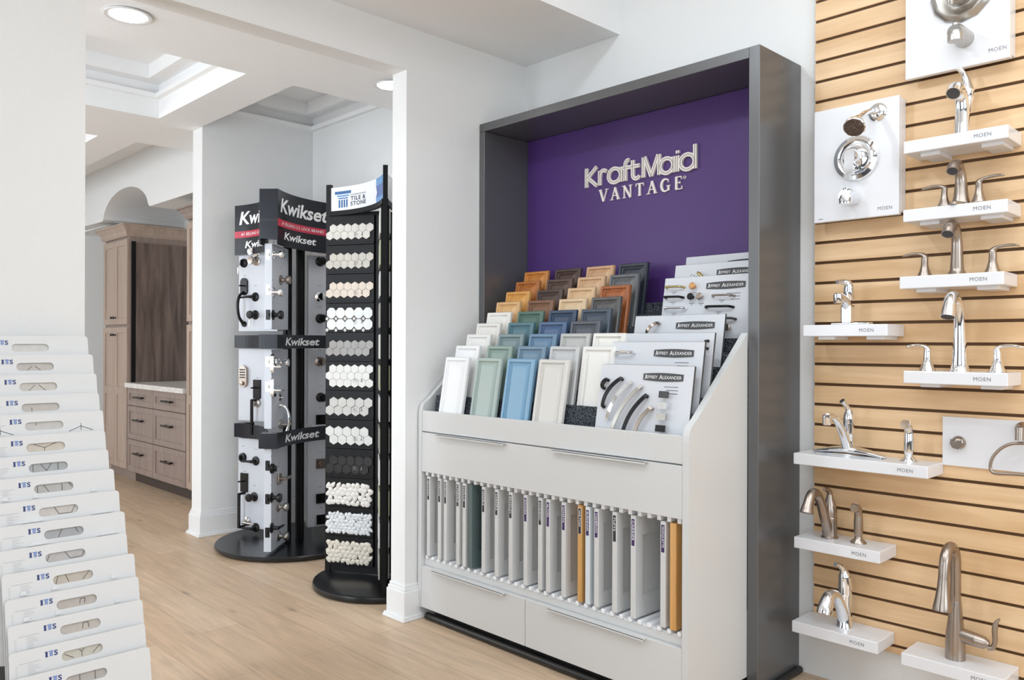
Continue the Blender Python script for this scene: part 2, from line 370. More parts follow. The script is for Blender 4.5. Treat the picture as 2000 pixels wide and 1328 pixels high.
# recessed lights
def can(x, y, z, lab, pw=8):
    t = thing('recessed_light', lab, 'ceiling light', (x, y, z), 0, 'recessed ceiling lights')
    MB().lathe([(.082, 0), (.098, -.004), (.1, -.009), (.094, -.011), (.078, -.006), (.078, 0)], (0, 0, 0)).build('trim_ring', TRIM, t)
    MB().lathe([(.0001, -.003), (.078, -.003)], (0, 0, 0)).build('lens', mat('lit_lens', (1, .98, .95, 1), .5, emit=14), t)
    l = bpy.data.lights.new('bulb', 'SPOT'); l.energy = pw * 2.2; l.color = (0.86, 0.94, 1); l.spot_size = R(125); l.spot_blend = .8; l.shadow_soft_size = .07
    o = bpy.data.objects.new('bulb', l); COL.objects.link(o); o.parent = t; o.location = (0, 0, -.03)
p = onz(250, 28, ZC); can(p.x, p.y, ZC, 'round lit recessed light in the white ceiling band, the full one at upper left', 4)
p = onz(760, 167, ZC); can(p.x + .02, p.y, ZC, 'round lit recessed light half hidden behind the corner of the opening', 2)

# ------------------------------------------------------------------ dark display frame with purple back
YF = 2.744; XR = -1.504; ZT = 2.417
fr = thing('display_alcove', 'tall dark grey display alcove with a purple back panel', 'display', (XW + .001, YF, 0))
o = Vector((XW + .001, YF, 0))
def fb(name, m, x0, x1, y0, y1, z0, z1, bev=.0015):
    return MB().box(x0, x1, y0, y1, z0, z1, bev=bev, seg=1).build(name, m, fr, o)
fb('side_post', FRAME, XW + .002, -3.02, YF, YB - .002, 0, ZT - .042)
fb('side_post', FRAME, -1.548, XR, YF, YB - .002, 0, ZT)
fb('top_rail', FRAME, XW + .002, -1.5485, YF, YB - .002, ZT - .041, ZT)
fb('back_panel', PURP, -3.0195, -1.5485, YB - .022, YB - .002, 0, ZT - .042)
MB().tube([(XR + .012, YF - .03, .014), (XR + .012, YB - .02, .014)], .014).build('floor_rail', RUB, fr, o)
YP = YB - .0225
# sign on the purple panel
def fs(u, v, t): return Vector((u, YP - t, v))
sg = thing('wall_sign', 'raised cream lettered sign on the purple panel', 'sign', tuple(ony(1255, 345, YP)))
pA = ony(1146, 368, YP); pB = ony(1362, 330, YP)     # baseline ends of the upper word
zb = (ony(1146, 366, YP).z + ony(1364, 331, YP).z) / 2; ztop = ony(1362, 281, YP).z
H = ztop - zb; u0 = ony(1144.5, 340, YP).x; Wd = ony(1364, 310, YP).x - u0
SX = Wd / 1614.0; SZ = H / 380.0
# strokes in a 1614 x 380 design grid (x right, y up), measured off the flattened word
CAP = 330
strokes = [
    [(28, 0), (28, CAP)], [(190, CAP), (50, 165), (196, 4)],
    [(238, 0), (238, 250)], [(240, 150)] + arc2(300, 165, 60, 80, 170, 40, 10),
    arc2(468, 124, 92, 116, 0, 360, 30)[:-1], [(562, 0), (562, 250)],
    [(628, 0), (628, 270)] + arc2(676, 270, 48, 66, 180, 80, 8), [(590, 214), (836, 214)],
    [(738, 318), (738, 88)] + arc2(790, 86, 52, 78, 180, 335, 12),
    [(893, 0), (893, CAP)], [(905, CAP), (1002, 4)], [(1002, 4), (1100, CAP)], [(1112, 0), (1112, CAP)],
    arc2(1214, 124, 88, 116, 0, 360, 30)[:-1], [(1306, 0), (1306, 250)],
    [(1362, 0), (1362, 250)], [(1362, 286), (1362, 330)],
    arc2(1490, 124, 92, 116, 0, 360, 30)[:-1], [(1588, 0), (1588, 376)]]
a = MB(); g = MB()
for i, st in enumerate(strokes):
    cl = len(st) == 30
    P = [(u0 + x * SX, zb + y * SZ) for x, y in st]
    a.ribbon(P, .0182, fs, 0, .012 + .00005 * i, 0, cl); g.ribbon(P, .0026, fs, .012, .0132 + .00005 * i, 0, cl)
so = tuple(sg.location)
a.build('lettering', CREAM, sg, so, fix=False)['label'] = 'upper rounded word with a groove along each stroke'
g.build('letter_inline', GROOVE, sg, so, fix=False)
# serif word
def serif(word, u0, u1, v0, v1, fn, t0, t1, mb, gap=.34):
    G = {'V': (.86, [([(.10, 1), (.44, 0)], .17), ([(.44, 0), (.78, 1)], .07)], [(.10, 1), (.78, 1)], []),
         'A': (.86, [([(.08, 0), (.42, 1)], .07), ([(.40, 1), (.76, 0)], .17), ([(.2, .34), (.62, .34)], .06)], [], [(.08, 0), (.76, 0)]),
         'N': (.9, [([(.14, 0), (.14, 1)], .08), ([(.12, 1), (.76, 0)], .16), ([(.76, 0), (.76, 1)], .08)], [(.08, 1), (.76, 1)], [(.14, 0)]),
         'T': (.8, [([(.4, 0), (.4, 1)], .17), ([(.04, .965), (.76, .965)], .07), ([(.06, .98), (.04, .76)], .05), ([(.74, .98), (.76, .76)], .05)], [], [(.4, 0)]),
         'G': (.92, [(arc2(.46, .5, .36, .47, 50, 310, 16), [.07, .09, .11, .13, .15, .17, .18, .18, .18, .18, .17, .16, .14, .12, .1, .08, .07]), ([(.74, .05), (.74, .42)], .15), ([(.7, .96), (.72, .7)], .05)], [], []),
         'E': (.74, [([(.18, 0), (.18, 1)], .17), ([(.1, .965), (.62, .965)], .07), ([(.1, .035), (.66, .035)], .07), ([(.2, .52), (.5, .52)], .06), ([(.62, .99), (.62, .76)], .05), ([(.66, .0), (.68, .25)], .05), ([(.5, .62), (.5, .42)], .05)], [], [])}
    tot = sum(G[c][0] for c in word) + gap * (len(word) - 1); k = (u1 - u0) / tot; h = v1 - v0; x = u0
    qn = [0]
    def rb(p_, w_):
        qn[0] += 1; mb.ribbon(p_, w_, fn, t0, t1 + qn[0] * 2.5e-5)
    for c in word:
        adv, sts, top, bot = G[c]
        for pts, w_ in sts:
            rb([(x + px * k, v0 + py * h) for px, py in pts], [q * h * 1.12 for q in w_] if isinstance(w_, list) else w_ * h * 1.12)
        for px, py in top: rb([(x + (px - .16) * k, v0 + .975 * h), (x + (px + .16) * k, v0 + .975 * h)], .055 * h)
        for px, py in bot: rb([(x + (px - .16) * k, v0 + .025 * h), (x + (px + .16) * k, v0 + .025 * h)], .055 * h)
        if c == 'G': rb([(x + .58 * k, v0 + .43 * h), (x + .9 * k, v0 + .43 * h)], .055 * h)
        x += (adv + gap) * k
a = MB(); vb = (ony(1180, 393, YP).z + ony(1330, 371, YP).z) / 2; vt = (ony(1178, 370, YP).z + ony(1325, 346, YP).z) / 2
serif('VANTAGE', ony(1172, 380, YP).x, ony(1335, 358, YP).x, vb, vt, fs, 0, .008, a)
q = ony(1338.5, 346.5, YP); a.ribbon(arc2(q.x, q.z, .006, .006, 0, 360, 12)[:-1], .0025, fs, 0, .006, 0, True)
a.build('serif_lettering', CREAM, sg, so, fix=False)['label'] = 'lower serif capitals'

# ------------------------------------------------------------------ white stepped display cabinet
YU = 2.355; XL = -3.052; XRt = -1.549
cab = thing('display_cabinet', 'white laminate display cabinet with drawers, sample slots and carpeted steps', 'cabinet', (XL, YU, 0))
co = Vector((XL, YU, 0))
side = [(YU, .055), (YU, .965)] + [(YU + .03 - .03 * math.cos(R(a)), .965 + .06 * math.sin(R(a))) for a in (20, 40, 60)] + [(YU + .055, 1.045), (YF - .001, 1.345), (YF - .001, .055)]
for x0 in (XL, XRt - .026):
    MB().prism(side, x0, x0 + .026, lambda p, q, t: (t, p, q)).build('side_panel', LAM, cab, co)
xi0, xi1 = XL + .0265, XRt - .0265
# inner body behind the frame opening
MB().box(-3.017, -1.5495, YF + .001, YB - .026, .055, .30).build('back_box', LAM, cab, co)
MB().box(xi0, xi1, YU + .002, YU + .02, .888, .985, bev=.002).build('front_lip', LAM, cab, co)
def handle(dr, x0, x1, z):
    MB().box(x0, x1, YU - .018, YU + .001, z - .004, z, bev=.0008, seg=1).box(x0, x1, YU - .018, YU - .0165, z - .010, z, bev=.0005, seg=1).build('edge_pull', LAM, dr, co)
d = MB().box(xi0 + .001, xi1 - .001, YU, YU + .019, .698, .883, bev=.0012, seg=1).build('drawer_front', LAM, cab, co)
handle(d, ony(856, 850, YU).x, ony(988, 866, YU).x, .8835); handle(d, ony(1083, 880, YU).x, ony(1265, 902, YU).x, .8835)
xs = -2.335
for a0, a1, h0, h1 in ((xi0 + .001, xs - .0015, (848, 1110), (988, 1155)), (xs + .0015, xi1 - .001, (1075, 1190), (1262, 1245))):
    d = MB().box(a0, a1, YU, YU + .019, .058, .252, bev=.0012, seg=1).build('drawer_front', LAM, cab, co)
    handle(d, ony(h0[0], h0[1], YU).x, ony(h1[0], h1[1], YU).x, .2525)
MB().box(xi0, xi1, YU + .02, YF - .01, .256, .284).build('shelf', LAM, cab, co)
MB().box(xi0, xi1, YU + .021, YF - .01, .70, .885).box(xi0, xi1, YU + .021, YF - .01, .06, .255).box(xi0, xi1, YF - .05, YF - .01, .285, .70).build('drawer_body', LAM, cab, co)
MB().box(xi0 + .02, xi1 - .005, YU + .07, YF - .01, 0, .054).build('plinth', KICK, cab, co)
MB().tube([(xi0 + .02, YU + .02, .0165), (xi1 + .02, YU + .02, .0165)], .0165, n=16).box(xi0 + .02, xi1 + .02, YU + .02, YU + .069, 0, .008).build('floor_rail', RUB, cab, co)
# comb rails
for z0, z1, nm in ((.285, .302, 'bottom_comb'), (.678, .697, 'top_comb')):
    c = MB(); n = 34; wd = (xi1 - xi0) / n
    for i in range(n):
        x = xi0 + wd * (i + .5); c.box(x - .0085, x + .0085, YU + .014, YU + .30, z0, z1, bev=.004 if z0 < .5 else .002, seg=2)
    c.box(xi0, xi1, YU + .025, YU + .28, z0 - .001 if z0 < .5 else z1 - .004, z0 + .004 if z0 < .5 else z1 + .001)
    c.build(nm, LAMR, cab, co)
# stepped carpet
DY, DZ = .0655, .054
TL10 = math.tan(R(10)); prof = [(2.4035, .890)]
for k in range(9):
    zt = 1.055 + DZ * k; zc = .9135 + DZ * k; yf = 2.4025 + DY * k
    prof += [(yf + TL10 * (zt - zc), zt), (yf + TL10 * (zt - zc) + .028, zt), (yf + .0300, zc + DZ - .002), (yf + DY, zc + DZ - .002)]
prof = prof[:-2] + [(YB - .026, prof[-3][1]), (YB - .026, .890)]
prof[-3] = (YB - .03, prof[-3][1])
st = MB().prism(prof, xi0 + .02, xi1 - .001, lambda p, q, t: (t, p, q)); st.box(xi0, xi1, YU + .021, 2.4035, .886, .906)
# keep the carpet inside the frame opening behind the frame's front plane
st.build('carpeted_steps', CARPET, cab, co)

# ------------------------------------------------------------------ sample door chips
def chip_mesh(w=.163, h=.33, t=.019):
    m = MB(); lv = [(0, -.006), (.004, 0), (.016, 0), (.0175, -.0065), (.0225, -.0085), (.0245, -.0085), (.039, -.0015), (.0405, .0005)]
    vs = []
    for ins, dp in lv: vs += [(-w / 2 + ins, -dp, ins * .9), (w / 2 - ins, -dp, ins * .9), (w / 2 - ins, -dp, h - ins * .9), (-w / 2 + ins, -dp, h - ins * .9)]
    fs_ = []
    for i in range(len(lv) - 1):
        for k in range(4): fs_.append((4 * i + k, 4 * i + (k + 1) % 4, 4 * i + 4 + (k + 1) % 4, 4 * i + 4 + k))
    b = 4 * (len(lv) - 1); fs_.append((b, b + 1, b + 2, b + 3))
    vs += [(-w / 2, t, 0), (w / 2, t, 0), (w / 2, t, h), (-w / 2, t, h)]; B = len(vs) - 4
    for k in range(4): fs_.append((k, (k + 1) % 4, B + (k + 1) % 4, B + k))
    fs_.append((B, B + 1, B + 2, B + 3)); return m.add(vs, fs_)
def paint(n, c): return mat('paint_' + n, rgb(*c), .33)
def stain(n, a, b): return wood('stain_' + n, rgb(*a), rgb(*b), 1.6, .35, bump=.03, coat=.15)
C_ = {
 'white': paint('white', (236, 236, 236)), 'bright_white': paint('bright_white', (240, 239, 238)), 'soft_white': paint('soft_white', (233, 231, 227)),
 'ivory_white': paint('ivory_white', (236, 233, 226)), 'warm_white': paint('warm_white', (232, 228, 222)), 'sage': paint('sage', (166, 180, 174)), 'sky': paint('sky', (124, 164, 192)),
 'pearl': paint('pearl', (212, 209, 203)), 'green2': paint('green2', (140, 160, 150)), 'slate': paint('slate', (112, 138, 158)), 'lgrey': paint('lgrey', (196, 196, 196)),
 'teal': paint('teal', (122, 141, 144)), 'blue': paint('blue', (104, 134, 160)), 'grey2': paint('grey2', (188, 188, 184)),
 'deepteal': paint('deepteal', (82, 118, 128)), 'navyblue': paint('navyblue', (74, 98, 132)), 'graph': paint('graph', (84, 88, 96)),
 'forest': paint('forest', (82, 112, 100)), 'navy': paint('navy', (54, 72, 96)), 'steel': paint('steel', (72, 82, 94)),
 'maple': stain('maple', (206, 160, 104), (232, 192, 142)), 'brown': stain('brown', (112, 78, 56), (140, 100, 76)), 'natural': stain('natural', (208, 178, 140), (228, 202, 168)), 'taupe': stain('taupe', (78, 76, 74), (98, 96, 96)),
 'oak': stain('oak', (204, 142, 68), (228, 172, 96)), 'espresso': stain('espresso', (66, 50, 44), (88, 68, 60)), 'nat2': stain('nat2', (202, 166, 124), (224, 192, 152)), 'cherry': stain('cherry', (140, 74, 34), (180, 108, 60)),
 'orange': stain('orange', (156, 88, 36), (196, 124, 62)), 'dkbrown': stain('dkbrown', (76, 56, 48), (100, 78, 68)), 'tan': stain('tan', (196, 156, 118), (218, 182, 146)), 'greywood': stain('greywood', (84, 86, 88), (116, 118, 120)),
 'honey': stain('honey', (184, 112, 44), (214, 146, 76)), 'dk2': stain('dk2', (62, 44, 38), (86, 64, 54)), 'tan2': stain('tan2', (190, 146, 108), (214, 176, 138)), 'ink': stain('ink', (38, 44, 54), (56, 62, 74))}
XC = [-2.853, -2.636, -2.435, -2.243, -2.062]
rows = [
 [('white', 'white'), ('sage', 'pale sage green'), ('sky', 'light sky blue'), ('pearl', 'warm pearl grey')],
 [('bright_white', 'bright white'), ('green2', 'dusty green'), ('slate', 'slate blue'), ('lgrey', 'light grey'), ('soft_white', 'clean white')],
 [('soft_white', 'soft white'), ('teal', 'grey teal'), ('blue', 'denim blue'), ('grey2', 'pale stone grey'), ('ivory_white', 'ivory white')],
 [('warm_white', 'warm white'), ('deepteal', 'deep teal'), ('navyblue', 'mid navy blue'), ('graph', 'graphite')],
 [('ivory_white', 'creamy white'), ('forest', 'forest green'), ('navy', 'dark navy'), ('steel', 'steel grey')],
 [('maple', 'light maple stained'), ('brown', 'medium brown stained'), ('natural', 'natural blonde wood'), ('taupe', 'charcoal taupe stained')],
 [('oak', 'golden oak'), ('espresso', 'espresso brown'), ('nat2', 'light tan wood'), ('cherry', 'reddish cherry')],
 [('orange', 'burnt orange wood'), ('dkbrown', 'dark brown wood'), ('tan', 'sand tan wood'), ('greywood', 'weathered grey wood')],
 [('honey', 'honey amber wood'), ('dk2', 'deep walnut brown'), ('tan2', 'beige wood'), ('ink', 'blue black')]]
ordn = ['front', 'second', 'third', 'fourth', 'fifth', 'sixth', 'seventh', 'eighth', 'back']
coln = ['leftmost', 'second from left', 'third from left', 'fourth from left', 'rightmost']
proto = chip_mesh().build('door_sample', C_['white'])
LEAN = R(10); HC = .33; chips = []
for k, row in enumerate(rows):
    for c, (mk, desc) in enumerate(row):
        o = proto if not chips else proto.copy()
        if chips: COL.objects.link(o); o.data = proto.data.copy()
        o.data.materials.clear(); o.data.materials.append(C_[mk])
        x = XC[c] + random.uniform(-.003, .003)
        ytop = 2.425 + DY * k; ztop_ = 1.239 + DZ * k
        o.rotation_euler = (-LEAN, 0, random.uniform(-.01, .01))
        o.location = (x, ytop - HC * math.sin(LEAN), ztop_ - HC * math.cos(LEAN))
        cn = 'rightmost' if c == len(row) - 1 else coln[c]
        tag(o, '%s door sample, %s in the %s row on the steps' % (desc, cn, ordn[k]), 'door sample', 'small door samples on the carpeted steps')
        chips.append(o)

# ------------------------------------------------------------------ tall door samples in the comb slots
slots = [(104, 'w'), (170, 'w'), (206, 'w'), (281, 'w'), (320, 'w'), (358, 'g'), (436, 'w'), (515, 'w'), (600, 'w'), (690, 'w'), (778, 'w'), (826, 'w'), (920, 'w'), (1018, 'o'), (1065, 'b'), (1118, 'w'), (1228, 'w'), (1340, 'w'), (1520, 'w'), (1577, 'p')]
words = ['GRANDIN', 'PARSON', 'DURHAM', 'LYNDALE', 'HOLLIS', None, 'MARBLE', 'CARRERA', 'BRADLEY', 'SONORA', 'DAVENPORT', 'ALTON', 'SONATA', 'WILTON', 'BURNHAM', 'CAMERON', 'TUFTS', 'CARRIER', 'MARQUETTE', None]
TM = {'w': LAM, 'g': paint('bottle_green', (92, 108, 108)), 'o': wood('knotty_alder', rgb(196, 146, 84), rgb(222, 176, 112), 1, .45), 'b': paint('pale_blue_white', (220, 226, 230)), 'p': wood('pine_sample', rgb(206, 152, 88), rgb(226, 178, 118), 1, .45)}
LAB1 = mat('charcoal_label', rgb(44, 40, 48), .5); LAB2 = mat('purple_label', rgb(62, 36, 92), .5)
sn = ['first', 'second', 'third', 'fourth', 'fifth', 'sixth', 'seventh', 'eighth', 'ninth', 'tenth', 'eleventh', 'twelfth', 'thirteenth', 'fourteenth', 'fifteenth', 'sixteenth', 'seventeenth', 'eighteenth', 'nineteenth', 'last']
for i, (zx, kind) in enumerate(slots):
    px = 800 + zx / 3.103; x = ony(px, 1000, YU + .012).x; th = .022 if kind != 'p' else .026
    if kind == 'p': x = ony(800 + 1578 / 3.103, 1000, YU + .012).x
    x = min(x, xi1 - th - .012)
    z0, z1 = .3035, .677; y0 = YU + .012; y1 = y0 + .285
    dn = {'w': 'white', 'g': 'dark bottle green', 'o': 'golden knotty wood', 'b': 'pale bluish white', 'p': 'orange pine'}[kind]
    lab = '%s door sample standing in the slots, %s from the left' % (dn, sn[i]) if kind in 'w' else '%s door sample standing upright among white ones in the slots' % dn
    t = thing('slot_door_sample', lab, 'door sample', (x, y0, z0), 0, 'tall door samples in the slotted shelf')
    m = MB(); oo = (x, y0, z0)
    m.box(x, x + th * .55, y0, y1, z0, z1, bev=.001, seg=1)
    fr_ = .055 + .01 * (i % 3)
    m.box(x + th * .5, x + th, y0, y0 + fr_ * .6, z0, z1, bev=.001, seg=1).box(x + th * .5, x + th, y1 - fr_ * .6, y1, z0, z1).box(x + th * .5, x + th, y0 + fr_ * .6, y1 - fr_ * .6, z0, z0 + fr_).box(x + th * .5, x + th, y0 + fr_ * .6, y1 - fr_ * .6, z1 - fr_, z1)
    m.build('door_panel', TM[kind], t, oo)
    if words[i]:
        lm = MB(); zt = z1 - .012; zl = zt - .098; xa, xb = x + .004, x + th - .004
        lm.box(xa - .0012, xb + .0012, y0 - .0004, y0 + .0005, zl - .0012, zt + .0012, 1)
        lm.box(xa, xb, y0 - .0007, y0 + .0005, zl, zt, 0)
        n_ = len(words[i]); put_text(lm, words[i], 0, min(.075, .0105 * n_), 0, .0085, lambda u, v, t_: Vector(((xa + xb) / 2 - .0042 + v, y0 - .0009, zt - .006 - u)), mi=1, bold=.01)
        lm.build('name_label', [LAB2 if i % 3 != 1 and i > 8 else LAB1, WHT], t, oo)
# ------------------------------------------------------------------ hardware sample boards (right half of the steps)
def pull(m, a, b, fn, h=.024, r=.0042, mi=0, flat=False, arch_=0.0, feet=.006):
    """bar pull from (u,v) a to b, fn(u,v,t)"""
    (ua, va), (ub, vb_) = a, b; N = 13; P = []
    for i in range(N):
        s = i / (N - 1); e = min(s, 1 - s)
        t = h * min(1, math.sin(min(1, e / .1) * PI / 2)) + arch_ * math.sin(s * PI)
        P.append(fn(ua + (ub - ua) * s, va + (vb_ - va) * s, max(t, .001)))
    m.tube(P, r, n=10, mi=mi)
    for s in (0.0, 1.0): c = fn(ua + (ub - ua) * s, va + (vb_ - va) * s, 0); d = fn(ua, va, 1) - fn(ua, va, 0); m.lathe([(feet, 0), (feet * .8, .004), (r, .01)], c, d, n=10, mi=mi)
def band_pull(m, a, b, fn, wdt=.0155, h=.022, bow=.012, mi=0):
    """flat S-curved strap pull"""
    (ua, va), (ub, vb_) = a, b; d = Vector((ub - ua, vb_ - va)); L = d.length; d.normalize(); nn = Vector((-d.y, d.x)); N = 16; sec = []
    for i in range(N + 1):
        s = i / N; off = bow * math.sin(s * PI); t = .008 + (h - .008) * math.sin(s * PI) ** .6 if 0 < s < 1 else .008
        c = Vector((ua, va)) + d * (L * s) + nn * off
        sec.append([fn(*(c + nn * wdt / 2), t + .004), fn(*(c - nn * wdt / 2), t + .004), fn(*(c - nn * wdt / 2), t), fn(*(c + nn * wdt / 2), t)])
    vs = [p for q in sec for p in q]; fs_ = [(4 * i + k, 4 * i + (k + 1) % 4, 4 * i + 4 + (k + 1) % 4, 4 * i + 4 + k) for i in range(N) for k in range(4)] + [(0, 1, 2, 3), (4 * N, 4 * N + 3, 4 * N + 2, 4 * N + 1)]
    m.add(vs, fs_, mi)
    for s in (.04, .96):
        c = Vector((ua, va)) + d * (L * s) + nn * (bow * math.sin(s * PI)); m.ribbon([c - d * .005, c + d * .005], wdt * .9, fn, 0, .012, mi)
def knob(m, c, fn, r=.014, h=.024, mi=0, sq=False):
    o = fn(c[0], c[1], 0); ax = fn(c[0], c[1], 1) - o
    if sq: m.ribbon([(c[0] - r, c[1]), (c[0] + r, c[1])], r * 1.25, fn, h - .008, h, mi); m.lathe([(r * .4, 0), (r * .35, h - .006)], o, ax, n=10, mi=mi)
    else: m.lathe([(r * .6, 0), (r * .4, h * .3), (r * .5, h * .5), (r, h * .7), (r, h * .9), (r * .82, h), (.0001, h)], o, ax, n=20, mi=mi)
HB = [dict(k=0, zt=1.224, x=-2.004, H=.30), dict(k=1, zt=1.311, x=-2.004, H=.30), dict(k=2, zt=1.345, x=-2.004, H=.30), dict(k=4, zt=1.418, x=-2.040, H=.30),
      dict(k=6, zt=1.579, x=-1.985, H=.30), dict(k=7, zt=1.637, x=-1.978, H=.30), dict(k=8, zt=1.677, x=-1.968, H=.27)]
LB = ['front grey hardware board with curved strap pulls and square knobs', 'second grey hardware board with one wavy chrome pull at its top left', 'third grey hardware board from the front, only its bare top strip showing',
      'grey hardware board in the middle with one slanted nickel pull', 'large grey hardware board with bar pulls and round copper and dark knobs', 'grey hardware board near the back with a short gold twisted pull', 'rearmost grey hardware board against the purple panel']
def hw_board(i, d):
    Wb = .42; x0 = d['x']; yt = 2.444 + DY * d['k']; ob = Vector((x0, yt - d['H'] * math.sin(LEAN), d['zt'] - d['H'] * math.cos(LEAN)))
    t = thing('hardware_board', LB[i], 'sample board', tuple(ob), 0, 'cabinet hardware boards on the carpeted steps'); t.rotation_euler = (-LEAN, 0, 0)
    Hh = d['H']; fn = lambda u, v, q: Vector((u, -q, v))
    MB().box(0, Wb, 0, .010, 0, Hh, 1, bev=.0008, seg=1).box(0.0008, Wb - .0008, -.0006, .001, .001, Hh - .001, 0).build('backing_board', [HWB, CORE], t)
    if i != 2:
        m = MB(); a0, a1, b0, b1 = (.205, .378, Hh - .055, Hh - .032)
        top = [(a0 + (a1 - a0) * s / 8, b1 + .004 * math.sin(PI * s / 8)) for s in range(9)]; bot = [(a1 - (a1 - a0) * s / 8, b0 - .004 * math.sin(PI * s / 8)) for s in range(9)]
        m.prism(top + bot, .0006, .0035, fn, 0)
        put_text(m, 'J', a0 + .006, a0 + .013, b0 + .0035, b1 - .0035, fn, .0038, 1); put_text(m, 'EFFREY', a0 + .0145, a0 + .063, b0 + .005, b1 - .0065, fn, .0038, 1)
        put_text(m, 'A', a0 + .071, a0 + .086, b0 + .0035, b1 - .0035, fn, .0038, 1); put_text(m, 'LEXANDER', a0 + .087, a1 - .006, b0 + .005, b1 - .0065, fn, .0038, 1)
        m.build('name_plate', [CORE, WHT], t, fix=False)
    def part(nm, f, mt, lab=None):
        m = MB(); f(m); o = m.build(nm, mt, t)
        if lab: o['label'] = lab
    if i == 0:
        for (a, b, mt) in (((.033, .130), (.112, .248), BLACK), ((.062, .085), (.160, .236), CHROME), ((.088, .033), (.205, .222), NICK2), ((.140, .020), (.235, .190), BLACK), ((.198, .015), (.262, .145), NICKEL)):
            part('cabinet_pull', lambda m: band_pull(m, a, b, fn), mt)
        part('cabinet_knob', lambda m: band_pull(m, (.024, .205), (.040, .240), fn, .018, .02, 0), BLACK)
        for v, mt in ((.192, CORE), (.152, CHROME), (.112, NICK2), (.07, BLACK)): part('cabinet_knob', lambda m: knob(m, (.315, v), fn, .019, .024, 0, True), mt)
    if i == 1: part('cabinet_pull', lambda m: (pull(m, (.03, .252), (.115, .256), fn, .022, .005), m.tube([fn(.04 + .007 * q, .254 + .004 * math.sin(q * PI / 9), .025) for q in range(10)], .0035, n=8)), CHROME)
    if i == 3: part('cabinet_pull', lambda m: band_pull(m, (.075, .215), (.125, .268), fn, .014, .03, .004), NICKEL)
    if i == 2: part('cabinet_pull', lambda m: pull(m, (.395, .24), (.395, .268), fn, .02, .004), BLACK)
    if i == 4:
        for (a, b, mt, r) in (((.014, .258), (.1, .256), BRASS, .0045), ((.014, .215), (.1, .213), BLACK, .005), ((.014, .168), (.122, .166), CHROME, .0045), ((.24, .213), (.335, .211), NICKEL, .004), ((.215, .168), (.335, .166), BLACK, .005), ((.275, .12), (.35, .118), CORE, .005)):
            part('cabinet_pull', lambda m: pull(m, a, b, fn, .022, r), mt)
        for c, mt in (((.148, .257), COPPER), ((.144, .213), BLACK), ((.186, .212), NICKEL), ((.28, .085), BLACK), ((.325, .083), NICKEL)): part('cabinet_knob', lambda m: knob(m, c, fn), mt)
    if i == 5:
        part('cabinet_pull', lambda m: pull(m, (.125, .258), (.165, .228), fn, .022, .006), BRASS); part('cabinet_pull', lambda m: pull(m, (.095, .248), (.12, .235), fn, .02, .005), CHROME)
    m = MB(); rr = random.Random(i)
    for q in range(3): m.ribbon([(.30 + .01 * q, Hh - .078 - .012 * q), (.36, Hh - .078 - .012 * q)], .0022, fn, .0006, .0009)
    if i == 4:
        for (u, v) in ((.05, .238), (.05, .195), (.06, .148), (.148, .232), (.142, .188), (.186, .186), (.28, .195), (.27, .148)): m.ribbon([(u - .012, v), (u + .014, v)], .002, fn, .0006, .0009); m.ribbon([(u - .004, v - .006), (u + .006, v - .006)], .0018, fn, .0006, .0009)
    m.build('caption', DKT, t, fix=False)
for i, d in enumerate(HB): hw_board(i, d)

# ------------------------------------------------------------------ slat wall with faucets
XS0, XS1, ZS0, ZS1, YS = -1.4385, .62, .176, 2.98, 3.056
m = MB(); Z0 = 2.486 - .0787 * 40; zs = []
z = 2.486 + .0787 * 6
edges = [ZS1] + [2.486 + .0787 * k for k in range(6, -30, -1) if ZS0 < 2.486 + .0787 * k < ZS1] + [ZS0]
for i in range(len(edges) - 1):
    hi = edges[i] - (.0055 if i else 0); lo = edges[i + 1] + (.0055 if i < len(edges) - 2 else 0)
    m.box(XS0, XS1, YS, YS + .008, lo, hi, bev=.0008, seg=1)
m.box(XS0, XS1, YS + .0081, YB - .0005, ZS0, ZS1, 1)
sw = thing('slatwall_panel', 'maple slatwall with dark horizontal grooves', 'slatwall', (XS0, YS, ZS0))
m.build('slat_board', [SLAT, SLOTD], sw, (XS0, YS, ZS0))
def moen(m, fn, u, v, h, mi=1, t=.0006): put_text(m, 'MOEN', u, u + h * 4.0, v, v + h, fn, t, mi, spacing=1.12)
YFS = 2.900
def shelf(x0, x1, zt, lab, th=.0425, brackets=True, txt=(.17, .235)):
    o = (x0, YFS, zt); t = thing('faucet_shelf', lab, 'display shelf', o, 0, 'white faucet display shelves')
    s = MB().box(x0, x1, YFS, YS - .001, zt - th, zt, bev=.003); s.build('shelf_block', SHW, t, o)
    m = MB(); Wd_ = x1 - x0; fn = lambda u, v, q: Vector((x0 + u, YFS - q, zt + v))
    moen(m, fn, Wd_ - .098, -th / 2 - .006, .0125, 0); m.build('lettering', mat('grey_brand_print', rgb(120, 120, 124), .5), t, o, fix=False)
    if brackets:
        for bx in (x0 + .045, x1 - .085): MB().box(bx, bx + .062, YFS + .03, YS - .001, zt - th - .012, zt - th + .0005, bev=.001, seg=1).build('bracket', SHW, t, o)
    return t
shelf(-1.049, -.732, 2.001, 'topmost white shelf on the slatwall, under the large tub faucet panel')
shelf(-1.050, -.733, 1.766, 'white shelf holding the low nickel faucet with two levers on one base')
shelf(-1.061, -.743, 1.537, 'white shelf holding the nickel three piece faucet')
shelf(-1.047, -.731, 1.213, 'white shelf holding the tall chrome three piece faucet')
shelf(-1.409, -1.100, 1.375, 'white shelf jutting past the left slatwall edge under the small chrome faucet')
shelf(-1.445, -.967, .892, 'longest white shelf, holding the chrome kitchen faucet and sprayer', brackets=False)
shelf(-1.442, -1.124, .575, 'white shelf holding the nickel kitchen faucet with a side sprayer', brackets=False)
shelf(-1.449, -1.130, .255, 'lowest left white shelf, holding the chrome pull-out faucet', brackets=False)
